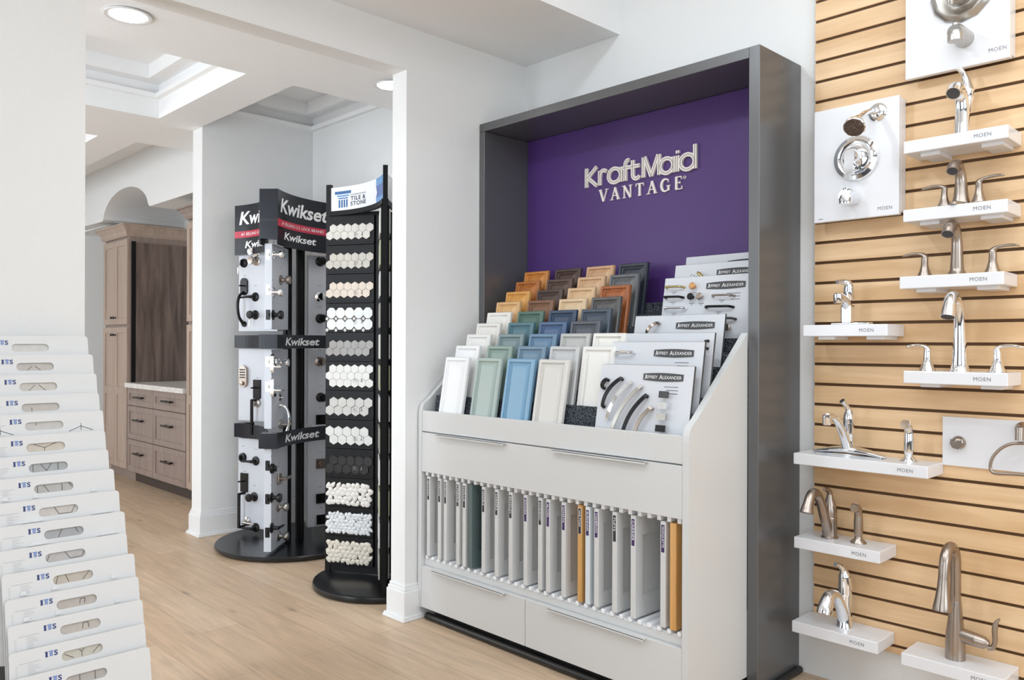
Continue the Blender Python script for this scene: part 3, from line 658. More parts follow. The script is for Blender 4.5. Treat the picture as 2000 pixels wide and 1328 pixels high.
shelf(-1.052, -.735, .243, 'bottom white shelf at the lower right corner under the tall nickel pull-down faucet', brackets=False)
YC = 2.978
def rel(o): return lambda p: Vector(p) - Vector(o)
def handle_post(t, x, z, tipx, mt, s=1.0, o=(0, 0, 0), hz=0.0, updip=.0):
    """flared post with a slender lever pointing to tipx"""
    m = MB(); h = .064 * s
    m.lathe([(.026 * s, 0), (.0245 * s, .006 * s), (.018 * s, .02 * s), (.0125 * s, .042 * s), (.0115 * s, h), (.0115 * s, h + .002)], (x, YC, z), n=20)
    m.build('handle_base', mt, t, o)
    d = 1 if tipx > x else -1; L = abs(tipx - x); m = MB()
    P = smooth_path([(x, YC, z + h), (x, YC, z + h + .012 * s), (x + d * .012, YC, z + h + .021 * s), (x + d * L * .5, YC, z + h + .0235 * s + updip * .4), (x + d * L * .85, YC, z + h + .020 * s + updip), (x + d * L, YC, z + h + .017 * s + updip)], 5)
    rr = lerp_list([.0115 * s, .0115 * s, .009 * s, .0065 * s, .007, .008, .0075, .003], len(P)); rz = lerp_list([.0115 * s, .0115 * s, .008 * s, .005, .005, .005, .004, .002], len(P))
    m.tube(P, [(b, a) for a, b in zip(rr, rz)], n=14); m.build('lever', mt, t, o)
def outlet(t, o, P, r):
    d = (Vector(P[-1]) - Vector(P[-2])).normalized(); MB().lathe([(r * .98, -.0005), (r * .98, .0006), (r * .8, .0008), (r * .76, -.0004 + .0008), (.0001, .0004 + .0004)], P[-1], d, n=20).build('aerator', CORE, t, o)
def spout_x(pts, x): return [Vector((x, p[0], p[1])) for p in pts]
def pxs(pts, x): return [onx(a, b, x) for a, b in pts]
def faucet(lab, px, py, zt):
    p = ony(px, py, YC); o = (p.x, YC, zt); return thing('faucet', lab, 'faucet', o, 0), o
# chrome single-handle vessel faucet, top
t, o = faucet('tall chrome single handle faucet on the topmost shelf', 1879.6, 254.5, 2.001)
x = o[0]; m = MB()
P = smooth_path([(x, YC, 2.0012), (x, YC, 2.05), (x, YC - .003, 2.10), (x, YC - .014, 2.133), (x, YC - .042, 2.152), (x, YC - .072, 2.148), (x, YC - .094, 2.128)], 6)
m.tube(P, lerp_list([.0265, .0235, .0215, .0205, .021, .0225, .0225], len(P)), n=22); m.build('spout', CHROME, t, o); outlet(t, o, P, .0205)
m = MB().tube(smooth_path([(x + .003, YC + .02, 2.08), (x + .006, YC + .022, 2.14), (x + .006, YC + .022, 2.17), (x + .004, YC + .02, 2.198), (x - .003, YC + .01, 2.222), (x - .014, YC - .004, 2.238)], 5), lerp_list([.012, .024, .0245, .016, .0095, .0085, .008], 26), n=18); m.build('lever', CHROME, t, o)
# nickel centerset
t, o = faucet('low brushed nickel faucet with two levers joined by one base plate', 1876.9, 392, 1.766)
x = o[0]; z = o[2]
MB().lathe([(.025, .0002), (.025, .008), (.018, .014), (.0001, .015)], (x, YC, z), sx=3.5, n=40).build('base_plate', NICKEL, t, o)
P = smooth_path([(x, YC, z + .008), (x, YC, z + .04), (x, YC - .002, z + .09), (x, YC - .018, z + .125), (x, YC - .045, z + .137), (x, YC - .072, z + .128), (x, YC - .088, z + .108)], 6)
MB().tube(P, lerp_list([.029, .0225, .0175, .0155, .0165, .018, .0185], len(P)), n=20).build('spout', NICKEL, t, o); outlet(t, o, P, .0165)
handle_post(t, ony(1844.4, 397, YC).x, z + .010, ony(1799.6, 356, YC).x, NICKEL, .82, o); handle_post(t, ony(1912, 387, YC).x, z + .010, ony(1962, 336, YC).x, NICKEL, .9, o, updip=.006)
# nickel widespread
t, o = faucet('brushed nickel three piece faucet with wide spaced lever handles', 1869, 533, 1.537)
x = o[0]; z = o[2]
P = smooth_path([(x, YC, z + .0002), (x, YC, z + .02), (x, YC, z + .06), (x, YC - .002, z + .115), (x, YC - .02, z + .156), (x, YC - .048, z + .166), (x, YC - .078, z + .152), (x, YC - .094, z + .13)], 6)
MB().tube(P, lerp_list([.032, .022, .019, .0165, .016, .0175, .019, .02], len(P)), n=20).build('spout', NICKEL, t, o); outlet(t, o, P, .018)
handle_post(t, ony(1805.9, 536, YC).x, z + .0002, ony(1762.4, 499, YC).x, NICKEL, .95, o); handle_post(t, ony(1938.9, 529, YC).x, z + .0002, ony(1991.6, 483, YC).x, NICKEL, 1.0, o, updip=.004)
# chrome widespread tall
t, o = faucet('tall chrome three piece faucet with a high curved spout', 1874.3, 725.6, 1.213)
x = o[0]; z = o[2]
P = smooth_path([(x, YC, z + .0002), (x, YC, z + .02), (x, YC, z + .07), (x, YC - .003, z + .15), (x, YC - .014, z + .205), (x, YC - .036, z + .24), (x, YC - .068, z + .252), (x, YC - .094, z + .238), (x, YC - .11, z + .21), (x, YC - .122, z + .18)], 6)
MB().tube(P, lerp_list([.034, .026, .0225, .0185, .0175, .017, .0175, .019, .021, .0225], len(P)), n=22).build('spout', CHROME, t, o); outlet(t, o, P, .0205)
handle_post(t, ony(1811, 723, YC).x, z + .0002, ony(1769, 675, YC).x, CHROME, 1.0, o); handle_post(t, ony(1948, 727, YC).x, z + .0002, ony(1999.5, 680, YC).x, CHROME, 1.0, o)
# chrome small single
t, o = faucet('small chrome single handle faucet with a flat deck plate on the shelf jutting left', 1655.6, 630, 1.375)
x = o[0]; z = o[2]
MB().box(x - .055, x + .085, YC - .024, YC + .024, z + .0003, z + .009, bev=.004, seg=3).build('deck_plate', CHROME, t, o)
MB().box(x - .019, x + .019, YC - .02, YC + .02, z + .008, z + .075, bev=.006, seg=3).build('body', CHROME, t, o)
MB().tube(smooth_path([(x, YC, z + .06), (x, YC - .02, z + .085), (x, YC - .05, z + .100), (x, YC - .075, z + .100)], 5), lerp_list([.019, .017, .014, .014], 16), n=16).lathe([(.0155, -.02), (.0165, -.018), (.0165, .012), (.012, .016)], (x, YC - .082, z + .098), (0, 0, 1), n=18).build('spout', CHROME, t, o)
MB().lathe([(.012, 0), (.019, .01), (.0185, .03), (.019, .032), (.018, .05)], (x + .004, YC, z + .09), n=18).tube(smooth_path([(x + .004, YC, z + .135), (x + .002, YC - .004, z + .152), (x - .01, YC - .018, z + .16), (x - .02, YC - .045, z + .158)], 4), lerp_list([.017, .015, .011, .007], 13), n=12).build('lever', CHROME, t, o)
# chrome kitchen faucet on a long deck plate
t, o = faucet('chrome kitchen faucet on a long curved deck plate', 1657.3, 879, .892)
x = o[0]; z = o[2]; xa = ony(1592, 876, YC).x; xb = ony(1730, 889, YC).x
m = MB(); N = 14; ft = []
for i in range(N + 1):
    s = i / N; ft.append((xa + (xb - xa) * s, YC, z + .006 + .016 * math.sin(s * PI)))
m.tube(ft, [((.004 + .010 * math.sin(max(.06, i / N * .94 + .03) * PI)), .012 + .018 * math.sin(max(.06, i / N * .94 + .03) * PI)) for i in range(N + 1)], n=18)
m.box(xa + .01, xb - .01, YC - .018, YC + .018, z + .0003, z + .006, bev=.001); m.build('deck_plate', CHROME, t, o)
MB().lathe([(.021, .015), (.0195, .05), (.0195, .075), (.021, .077), (.021, .083), (.019, .085), (.020, .12)], (x, YC, z), n=20).build('body', CHROME, t, o)
MB().tube(smooth_path([(x, YC + .002, z + .118), (x, YC, z + .145), (x + .001, YC - .002, z + .165), (x - .004, YC - .014, z + .185), (x - .012, YC - .03, z + .203)], 5), lerp_list([.02, .0195, .0155, .0095, .0085, .0105], 21), n=16).build('lever', CHROME, t, o)
MB().tube(smooth_path([(x, YC - .012, z + .03), (x, YC - .05, z + .085), (x, YC - .095, z + .13), (x, YC - .14, z + .152), (x, YC - .175, z + .154)], 6), lerp_list([.017, .015, .0125, .0115, .0115], 25), n=16).lathe([(.013, -.022), (.0145, -.02), (.0145, .012), (.009, .016)], (x, YC - .183, z + .147), (0, 0, 1), n=18).build('spout', CHROME, t, o)
def sprayer(lab, px, py, zt, mt, s=1.0):
    p = ony(px, py, YC); o = (p.x, YC, zt); x = p.x; z = zt
    t = thing('side_sprayer', lab, 'sprayer', o)
    MB().lathe([(.028 * s, .0003), (.027 * s, .004), (.016 * s, .014), (.0125 * s, .022), (.0125, .026)], (x, YC, z), n=22).build('escutcheon', mt, t, o)
    MB().tube(smooth_path([(x, YC, z + .022), (x, YC, z + .04), (x, YC, z + .085), (x, YC - .002, z + .112 * s), (x, YC - .012, z + .128 * s), (x, YC - .03, z + .134 * s)], 5), lerp_list([.0115, .0155, .0165, .0145, .0145, .0155, .016], 26), n=18).lathe([(.0155, 0), (.017, .003), (.015, .010), (.0001, .0105)], (x, YC - .029, z + .133 * s), (0, -1, -.1), n=18).build('spray_wand', mt, t, o)
sprayer('chrome side sprayer standing right of the chrome kitchen faucet', 1774.6, 898, .892, CHROME)
# nickel kitchen faucet
t, o = faucet('brushed nickel kitchen faucet with a teardrop handle and arched spout', 1620.4, 1052.6, .575)
x = o[0]; z = o[2]
MB().lathe([(.031, .0003), (.031, .005), (.027, .009), (.0265, .07), (.0275, .072), (.0275, .078), (.0265, .08)], (x, YC, z), n=24).build('body', NICKEL, t, o)
MB().lathe([(.026, 0), (.0265, .02), (.022, .048), (.0125, .072), (.0095, .086)], (x, YC, z + .08), n=22).tube(smooth_path([(x, YC, z + .16), (x, YC - .004, z + .174), (x - .004, YC - .018, z + .184), (x - .006, YC - .036, z + .186)], 4), lerp_list([.0098, .0095, .009, .006], 13), n=14).build('lever', NICKEL, t, o)
MB().tube(smooth_path([(x, YC - .012, z + .03), (x, YC - .045, z + .085), (x, YC - .078, z + .145), (x, YC - .115, z + .182), (x, YC - .152, z + .182), (x, YC - .178, z + .150), (x, YC - .19, z + .12)], 6), lerp_list([.019, .018, .017, .0165, .0165, .018, .024], 37), n=20).build('spout', NICKEL, t, o)
sprayer('brushed nickel side sprayer on the shelf with the nickel kitchen faucet', 1676.5, 1060.5, .575, NICKEL)
# chrome pull-out
t, o = faucet('chrome pull-out kitchen faucet on the lowest left shelf', 1649, 1224.5, .255)
x = o[0]; z = o[2]
MB().lathe([(.030, .0003), (.030, .004), (.027, .01), (.0255, .06), (.0255, .12)], (x, YC, z), n=24).build('body', CHROME, t, o)
MB().tube(smooth_path([(x + .002, YC + .004, z + .10), (x + .002, YC + .003, z + .15), (x, YC, z + .19), (x - .003, YC - .008, z + .212), (x - .01, YC - .022, z + .23), (x - .016, YC - .042, z + .236)], 5), lerp_list([.0255, .0255, .021, .011, .0085, .0085], 26), n=18).build('lever', CHROME, t, o)
MB().tube(smooth_path([(x, YC - .006, z + .03), (x, YC - .03, z + .08), (x, YC - .062, z + .122), (x, YC - .1, z + .142), (x, YC - .135, z + .135), (x, YC - .16, z + .105), (x, YC - .168, z + .085)], 6), lerp_list([.022, .0205, .018, .018, .022, .026, .027], 37), n=22).build('spout', CHROME, t, o)
# nickel pull-down
t, o = faucet('tall brushed nickel pull-down faucet with a hooked neck at the lower right', 1865.7, 1284, .243)
x = o[0]; z = o[2]
MB().lathe([(.031, .0003), (.031, .01), (.030, .08), (.0235, .13), (.0185, .19), (.0175, .196)], (x, YC, z), n=26).build('body', NICKEL, t, o)
AR = .056
neck = [(x, YC, z + .195), (x, YC, z + .25), (x, YC, z + .31)] + [(x, YC - AR + AR * math.cos(R(a)), z + .325 + AR * 1.1 * math.sin(R(a))) for a in range(0, 171, 14)] + [(x, YC - 2 * AR - .006, z + .29)]
MB().tube(neck, .0168, n=20).build('neck', NICKEL, t, o)
MB().tube([(x, YC - 2 * AR - .006, z + .291), (x, YC - 2 * AR - .009, z + .262), (x, YC - 2 * AR - .014, z + .225), (x, YC - 2 * AR - .018, z + .200), (x, YC - 2 * AR - .0195, z + .190)], [.017, .019, .024, .0285, .0285], n=24).build('spray_head', NICKEL, t, o); outlet(t, o, [(x, YC - 2 * AR - .018, z + .200), (x, YC - 2 * AR - .0195, z + .190)], .026)
MB().tube([(x + .012, YC, z + .085), (x + .06, YC, z + .079)], [.0235, .0225], n=20).tube([(x + .0605, YC, z + .079), (x + .088, YC, z + .076), (x + .102, YC, z + .074)], [.0225, .020, .011], n=20).build('side_hub', NICKEL, t, o)
MB().tube(smooth_path([(x + .098, YC, z + .062), (x + .112, YC, z + .066), (x + .119, YC, z + .09), (x + .118, YC, z + .125), (x + .122, YC, z + .150), (x + .132, YC, z + .166)], 5), lerp_list([.008, .009, .0075, .0085, .009, .006, .003], 26), n=12).build('lever', NICKEL, t, o)

# shower panel
def panel(lab, x0, x1, z0, z1, yf):
    o = (x0, yf, z0); t = thing('fixture_panel', lab, 'display panel', o)
    MB().box(x0, x1, yf, yf + .022, z0, z1, bev=.002).box(x0 + .022, x1 - .01 if False else x1 + .0, yf + .022, YS - .001, z0 + .012, z1 - .004, bev=.002).build('panel_body', SHW, t, o)
    return t, o
x0, x1, z0, z1 = -1.4105, -1.097, 1.768, 2.194; YPn = 2.992
t, o = panel('white panel with chrome shower head, round valve and tub spout', x0, x1, z0, z1, YPn)
m = MB(); fn = lambda u, v, q: Vector((x0 + u, YPn - q, z0 + v)); moen(m, fn, .24, .022, .0125, 0); m.ribbon([(.018, .012), (.036, .012)], .0025, fn, 0, .0006); m.build('lettering', mat('grey_brand_print', 0), t, o, fix=False)
def at_panel(px, py, y): return ony(px, py, y)
c = at_panel(1714, 219.4, YPn)
MB().lathe([(.034, 0), (.034, .002), (.027, .010), (.014, .014), (.0001, .014)], c, (0, -1, 0), n=28).build('shower_flange', CHROME, t, o)
hd = onx(1668, 249, c.x)
ax = Vector((.10, -.74, -.66)).normalized(); hb = hd - ax * .062
MB().tube(smooth_path([c + Vector((0, -.006, 0)), c * .6 + hb * .4 + Vector((0, 0, .012)), c * .25 + hb * .75 + Vector((0, 0, .008)), hb + ax * .004], 5), .0105, n=16).build('shower_arm', CHROME, t, o)
MB().lathe([(.012, 0), (.018, .008), (.021, .02), (.034, .045), (.0365, .052), (.0365, .06), (.034, .063)], hb, ax, n=28).build('shower_head', CHROME, t, o)
m = MB().lathe([(.0001, .0632), (.0335, .0632)], hb, ax, n=28); a_ = ax.orthogonal().normalized(); b_ = ax.cross(a_)
for rr_, nn_ in ((.008, 6), (.015, 12), (.022, 18), (.0285, 24)):
    for q in range(nn_): an = 2 * PI * q / nn_; m.lathe([(.0015, .0632), (.001, .0652)], hb + a_ * rr_ * math.cos(an) + b_ * rr_ * math.sin(an), ax, n=6, mi=1)
m.build('spray_face', [mat('bronze_grey_face', rgb(130, 112, 100), .45), BLACK], t, o)
c = at_panel(1673, 309, YPn)
MB().lathe([(.083, 0), (.084, .004), (.080, .012), (.066, .016), (.062, .013), (.045, .012), (.030, .02), (.028, .035)], c, (0, -1, 0), n=44).build('valve_trim', CHROME, t, o)
m = MB().lathe([(.030, .03), (.031, .05), (.024, .062), (.0001, .064)], c, (0, -1, 0), n=28)
m.prism([(-.016, .018), (.018, .022), (.014, -.062), (-.004, -.072), (-.022, -.058)], .05, .064, lambda p, q, tt: c + Vector((p, -tt, q))); m.build('valve_handle', CHROME, t, o)
def tub_spout(t, o, c, mt, L=.115, r=.028):
    m = MB().tube([c, c + Vector((0, -L * .55, 0)), c + Vector((0, -L * .85, -.001)), c + Vector((0, -L, -.004))], [r, r * .95, r * .9, r * .74], n=28)
    m.lathe([(r * .80, .002), (r * .82, r * .7), (r * .7, r * 1.12), (r * .45, r * 1.3), (.0001, r * 1.32)], c + Vector((0, -L + .012, -r * 1.15)), (0, 0, 1), n=26).build('tub_spout', mt, t, o)
    MB().lathe([(.004, 0), (.004, .008), (.0095, .012), (.0095, .019), (.0001, .021)], c + Vector((0, -L + .012, r * .25)), (0, 0, 1), n=16).build('diverter_knob', mt, t, o)
c = at_panel(1668, 386.5, YPn); tub_spout(t, o, c, CHROME, .085, .0285)
# tub panel, top right
x0, x1, z0, z1 = -1.077, -.751, 2.241, 2.667
t, o = panel('white panel at the upper right with a large nickel ring valve and tub spout', x0, x1, z0, z1, YPn)
m = MB(); fn = lambda u, v, q: Vector((x0 + u, YPn - q, z0 + v)); q_ = ony(1931, 103, YPn); moen(m, fn, q_.x - x0, q_.z - z0, .013, 0); m.build('lettering', mat('grey_brand_print', 0), t, o, fix=False)
c = at_panel(1878, -12, YPn)
MB().lathe([(.097, 0), (.098, .004), (.092, .014), (.076, .021), (.058, .012), (.046, .008), (.04, .02)], c, (0, -1, 0), n=12).lathe([(.06, .004), (.045, .01), (.04, .02)], c, (0, -1, 0), n=40).build('valve_trim', NICK2, t, o)
m = MB().lathe([(.040, .01), (.040, .045), (.03, .052), (.0001, .053)], c, (0, -1, 0), n=28).tube(smooth_path([c + Vector((0, -.055, .005)), c + Vector((-.005, -.07, -.01)), c + Vector((-.01, -.078, -.035)), c + Vector((-.012, -.075, -.055))], 4), lerp_list([.016, .014, .012, .009], 13), n=14); m.build('valve_handle', NICK2, t, o)
c = at_panel(1884, 76, YPn); tub_spout(t, o, c, NICK2, .105, .030)
# towel ring panel
x0, x1, z0, z1 = -.968, -.60, .884, 1.053; yt = 3.046
t = thing('towel_ring_panel', 'thin white panel with a nickel robe hook and towel ring at the right edge', 'display panel', (x0, yt, z0)); o = (x0, yt, z0)
MB().box(x0, x1, yt, YS - .001, z0, z1, bev=.001).build('panel_body', SHW, t, o)
c = ony(1873, 864, yt)
MB().lathe([(.022, 0), (.023, .004), (.018, .014), (.010, .02)], c, (0, -1, 0), n=26).prism([(-.020, .012), (-.006, .004), (.012, .010), (.016, -.006), (.004, -.022), (-.014, -.018), (-.022, -.004)], .015, .024, lambda p, q, tt: c + Vector((p, -tt, q))).build('robe_hook', NICKEL, t, o)
c = ony(1999, 838, yt)
MB().lathe([(.024, 0), (.024, .006), (.016, .016), (.013, .05)], c, (0, -1, 0), n=24).tube([c + Vector((0, -.045, .008)), c + Vector((0, -.048, -.034))], .013, n=16).build('ring_post', NICKEL, t, o)
pc = [(1996, 866), (1975, 867), (1955, 876), (1939, 893), (1934, 910), (1937, 921), (1948, 925), (1975, 926), (2005, 928), (2040, 930), (2052, 918), (2050, 895), (2035, 875), (2010, 867), (1996, 866)]
MB().tube(smooth_path([ony(a, b, yt - .047) for a, b in pc], 3), .0052, n=12, cap=False).build('towel_ring', NICKEL, t, o)
# ------------------------------------------------------------------ stepped stack of white tile sample boards, lower left
def holed(outer, inner, t, fn):
    """plate with one hole: outer/inner 2-D loops, thickness t"""
    bm = bmesh.new(); allv = []
    for loop in (outer, inner):
        vs = [bm.verts.new(fn(a, b, 0)) for a, b in loop]; allv.append(vs)
        for i in range(len(vs)): bm.edges.new((vs[i], vs[(i + 1) % len(vs)]))
    bmesh.ops.triangle_fill(bm, edges=list(bm.edges), use_beauty=True)
    ff = list(bm.faces); front = [[v.co.copy() for v in f.verts] for f in ff]; bm.free()
    m = MB(); n_ = (Vector(fn(0, 0, t)) - Vector(fn(0, 0, 0)))
    for f in front:
        m.add(f, [list(range(len(f)))]); m.add([p + n_ for p in f], [list(range(len(f)))[::-1]])
    for loop in (outer, inner):
        n = len(loop); m.add([fn(a, b, 0) for a, b in loop] + [fn(a, b, t) for a, b in loop], [(i, (i + 1) % n, n + (i + 1) % n, n + i) for i in range(n)])
    return m
def rrect(x0, x1, y0, y1, r, n=5):
    P = []
    for cx, cy, a in ((x1 - r, y1 - r, 0), (x0 + r, y1 - r, 90), (x0 + r, y0 + r, 180), (x1 - r, y0 + r, 270)): P += arc2(cx, cy, r, r, a, a + 90, n)
    return P
BW, BH, TLN = .354, .31, R(11)
outer = rrect(0, BW, 0, BH, .010); inner = rrect(BW - .120 - .107, BW - .120, BH - .052, BH - .0265, .01249, 8)
bfn = lambda u, v, t: Vector((-t, u, v))
bm0 = holed(outer, inner, .006, bfn); BM = None
zc = [.0071, -.0135, -.0353, -.0579, -.0782, -.1015, -.1238, -.1471, -.1730, -.1985, -.2243, -.2500, -.2784, -.3070, -.3365, -.3656]
tones = [(206, 204, 200), (188, 182, 176), (200, 194, 186), (190, 184, 176), (196, 192, 188), (202, 192, 178), (168, 170, 170), (178, 176, 172), (198, 192, 186), (166, 166, 168), (184, 180, 178), (190, 180, 168), (184, 176, 168), (190, 182, 174), (196, 190, 178), (176, 170, 166)]
# grout lines inside the slot, in slot coordinates (0..1, 0..1)
gl = [[], [[(.3, .1), (.42, .6)], [(.5, .6), (.65, .1)]], [[(.25, .05), (.42, .75)], [(.52, .75), (.7, .05)]], [[(.28, .05), (.28, .5)]], [[(.3, .6), (.3, .9)]], [[(.2, .9), (.48, .45), (.8, .98)], [(.48, .45), (.48, .05)]],
      [[(.12, .1), (.12, .9)], [(.32, .9), (.46, .1), (.6, .95)], [(.76, .1), (.76, .95)]], [[(.1, .05), (.1, .9)], [(.26, .9), (.38, .1)], [(.72, .1), (.72, .9)], [(.9, .9), (.97, .5)]],
      [[(.4, .95), (.52, .1), (.84, .1), (.94, .95)]], [[(.36, .05), (.46, .95)], [(.8, .95), (.88, .3)]], [[(.05, .2), (.12, .8)], [(.5, .95), (.62, .15), (.92, .15), (.98, .7)]], [[(.08, .05), (.14, .9)], [(.32, .95), (.4, .1)], [(.75, .1), (.92, .9)]],
      [[(.58, .2), (.6, .75), (.72, .75), (.70, .2)]], [[(.56, .2), (.58, .8), (.7, .8), (.72, .2)]], [[(.08, .7), (.3, .1)], [(.5, .05), (.5, .55), (.44, .85)], [(.5, .55), (.56, .85)], [(.76, .15), (.96, .9)]], [[(.35, .0), (.35, .9)], [(.72, .0), (.72, 1)]]]
ol = ['topmost', 'second', 'third', 'fourth', 'fifth', 'sixth', 'seventh', 'eighth', 'ninth', 'tenth', 'eleventh', 'twelfth', 'thirteenth', 'fourteenth', 'fifteenth', 'lowest']
LOGO = None
GROUT = mat('dark_grout_line', rgb(78, 74, 70), .7)
rack = thing('board_rack', 'slanted rack under the stepped white tile sample boards', 'rack', (-2.9, .536, 0))
ro = (-2.9, .536, 0); m = MB()
for y in (.60, .83):
    m.prism([(-3.03, 0), (-2.40, 0), (-2.40, .065), (-2.47, .078), (-3.00, .992), (-3.03, .992)], y - .012, y + .012, lambda p, q, t: (p, t, q))
m.build('rack_side', BLKP, rack, ro)
for i in range(16):
    cx = -2.98 + .0347 * i; ztp = 1.3 + zc[i] * abs(cx); yr = [.2962, .3017, .3056, .3084, .3129, .3152, .3186, .3249, .3306, .3370, .3394, .3482, .3530, .3578, .3608, .3663][i] * abs(cx)
    o = (cx + BH * math.sin(TLN), yr - BW, ztp - BH * math.cos(TLN))
    desc = 'no grout lines' if not gl[i] else '%s' % {1: 'faint slanted lines', 2: 'a faint trapezoid', 3: 'a plain beige tile', 4: 'a plain pale tile', 5: 'a dark Y shape', 6: 'a grey V pattern', 7: 'upright and slanted lines', 8: 'a trapezoid line', 9: 'dark grey tiles', 10: 'a trapezoid at right', 11: 'three slanted lines', 12: 'a small pale square', 13: 'a small dark square', 14: 'a branching line', 15: 'two upright lines'}[i]
    t = thing('tile_sample_board', 'white sample board showing %s in its slot, %s in the stepped stack' % (desc, ol[i]), 'sample board', o, 0, 'stepped white tile sample boards'); t.rotation_euler = (0, -TLN, 0)
    if BM is None:
        bo = bm0.build('board', BOARD, t); BM = bo.data
    else:
        bo = bpy.data.objects.new('board', BM); COL.objects.link(bo); bo.parent = t
    # logo and small print
    m = MB(); lf = lambda u, v, q: Vector((q, u, v)); lx = BW - .120 - .107 - .040; lz = BH - .030
    put_text(m, 'I', lx, lx + .0055, lz, lz + .0145, lf, .0006, 0, bold=.03); put_text(m, 'S', lx + .0215, lx + .031, lz, lz + .0145, lf, .0006, 0, bold=.03)
    for sx in (-.0012, .0052): 
        m.ribbon([(lx - .0008, lz + (.0007 if sx < 0 else .0138)), (lx + .0063, lz + (.0007 if sx < 0 else .0138))], .0016, lf, .0002, .0006, 0)
    m.ribbon([(lx + .0085, lz + .0135), (lx + .0200, lz + .0135)], .0028, lf, .0002, .0006, 1); m.ribbon([(lx + .0100, lz + .0102), (lx + .0185, lz + .0102)], .0018, lf, .0002, .0006, 1)
    for q in range(4): m.ribbon([(lx + .0112 + .0021 * q, lz), (lx + .0112 + .0021 * q, lz + .0088)], .0013, lf, .0002, .0006, 1)
    rr = random.Random(i)
    m.ribbon([(.022, BH - .033), (.075, BH - .033)], .0011, lf, .0002, .0005, 2)
    for q in range(8):
        v = BH - .0385 - .0042 * q; m.ribbon([(.014, v), (.019, v)], .0008, lf, .0002, .0005, 2)
        m.ribbon([(.044, v), (.044 + rr.uniform(.012, .032), v)], .0008, lf, .0002, .0005, 2)
    m.ribbon([(.012, BH - .0745), (lx + .03, BH - .0745)], .0007, lf, .0002, .0005, 2)
    m.build('printed_label', [BLUE, BLUL, mat('pale_grey_print', rgb(178, 178, 180), .5)], t, fix=False)
    # tile seen through the slot
    a0, a1, b0, b1 = BW - .227, BW - .120, BH - .052, BH - .0265
    m = MB().box(-.014, -.0065, a0 - .012, a1 + .012, b0 - .012, b1 + .010)
    for L_ in gl[i]: m.ribbon([(a0 + (a1 - a0) * p, b0 + (b1 - b0) * q) for p, q in L_], .0016, lf, -.0065, -.0060, 1)
    m.build('tile_swatch', [mat('swatch_%d' % i, rgb(*tones[i]), .45, vary=.06, vscale=30), GROUT], t, fix=False)
    if i == 4:
        m = MB()
        for yy in (.06, .285):
            m.ribbon([(yy - .035, BH - .062), (yy, BH - .047), (yy + .035, BH - .062)], .0016, lf, .0002, .0008); m.ribbon([(yy, BH - .047), (yy, BH - .060)], .0016, lf, .0002, .0008); m.ribbon([(yy, BH - .047), (yy, BH - .038)], .0012, lf, .0002, .0008)
        m.build('grout_lines', GROUT, t, fix=False)
    if i in (7, 8, 9, 11, 12):
        for yy in ((.11, .30) if i in (8, 9) else (.05, .13, .29)):
            ww = .03 if i in (8, 9) else .009
            m = MB(); m.prism([(yy - ww, BH - .064), (yy + ww, BH - .064), (yy + ww * .6, BH - .0525), (yy - ww * .6, BH - .0525)], .0002, .004, lf)
            m.build('tile_chip', mat('white_tile_chip', rgb(226, 226, 226), .25), t)

# ------------------------------------------------------------------ tile tower
TC = Vector((-3.622, 2.555, 0)); H1, H2, H3 = R(208.6), R(326), R(88)
tw = thing('tile_display_tower', 'black revolving tile sample tower with a white curved header beside the opening', 'display stand', tuple(TC)); to = tuple(TC)
def hd_(h): return Vector((math.cos(h), math.sin(h), 0))
MB().lathe([(.35, 0), (.368, .008), (.372, .022), (.368, .034), (.355, .04), (.0001, .04)], TC, n=64).build('round_base', mat('black_gloss_base2', rgb(16, 16, 18), .3), tw, to)
def post(c, h, r0, r1, wd, z0, z1):
    d = hd_(h); n = Vector((-d.y, d.x, 0)); m = MB()
    P = [(r0, -wd / 2), (r1, -wd / 2), (r1, wd / 2), (r0, wd / 2)]
    return m.prism(P, z0, z1, lambda p, q, t: c + d * p + n * q + Vector((0, 0, t)))
for h, zt in ((H1, 2.178), (H2, 2.195), (H3, 2.18)): post(TC, h, .318, .346, .024, .04, zt).build('corner_post', BLKP, tw, to)
for h in (H1, H2, H3): post(TC, h, 0, .318, .016, .045, 2.02).build('fin_panel', BLKP, tw, to)
def arcsurf(c, hA, hB, rA, rB, pull_=.55, zf=None):
    A = c + hd_(hA) * rA; B = c + hd_(hB) * rB; M = (A + B) / 2; K = M + (c - M) * pull_ * 2
    def f(u, v, t):
        p = A * (1 - u) ** 2 + K * 2 * u * (1 - u) + B * u * u; d = ((K - A) * (1 - u) + (B - K) * u).normalized(); n = Vector((d.y, -d.x, 0))
        if n.dot(p - c) < 0: n = -n
        q = p + n * t; return Vector((q.x, q.y, v))
    return f
def arc_panel(f, u0, u1, z0, z1, t0, t1, mi=0, n=24, m=None):
    m = m or MB(); vs = []
    for i in range(n + 1):
        u = u0 + (u1 - u0) * i / n; vs += [f(u, z0, t0), f(u, z1, t0), f(u, z1, t1), f(u, z0, t1)]
    fs_ = [(4 * i + k, 4 * i + (k + 1) % 4, 4 * i + 4 + (k + 1) % 4, 4 * i + 4 + k) for i in range(n) for k in range(4)] + [(0, 1, 2, 3), (4 * n + 3, 4 * n + 2, 4 * n + 1, 4 * n)]
    return m.add(vs, fs_, mi, False)
f1 = arcsurf(TC, H1, H2, .338, .338, .40)
SIGNW = mat('white_header_print', rgb(236, 238, 242), .3); NV = mat('dark_navy_print', rgb(40, 52, 78), .5); SB = mat('steel_blue_print', rgb(52, 104, 160), .4); SB2 = mat('sky_blue_print', rgb(110, 158, 205), .4); SB3 = mat('periwinkle_print', rgb(88, 112, 172), .4)
hs = arc_panel(f1, .03, .985, 2.028, 2.160, .0, .006).build('header_sign', SIGNW, tw, to)
m = MB(); ff = lambda u, v, t: f1(u, v, .006 + t)
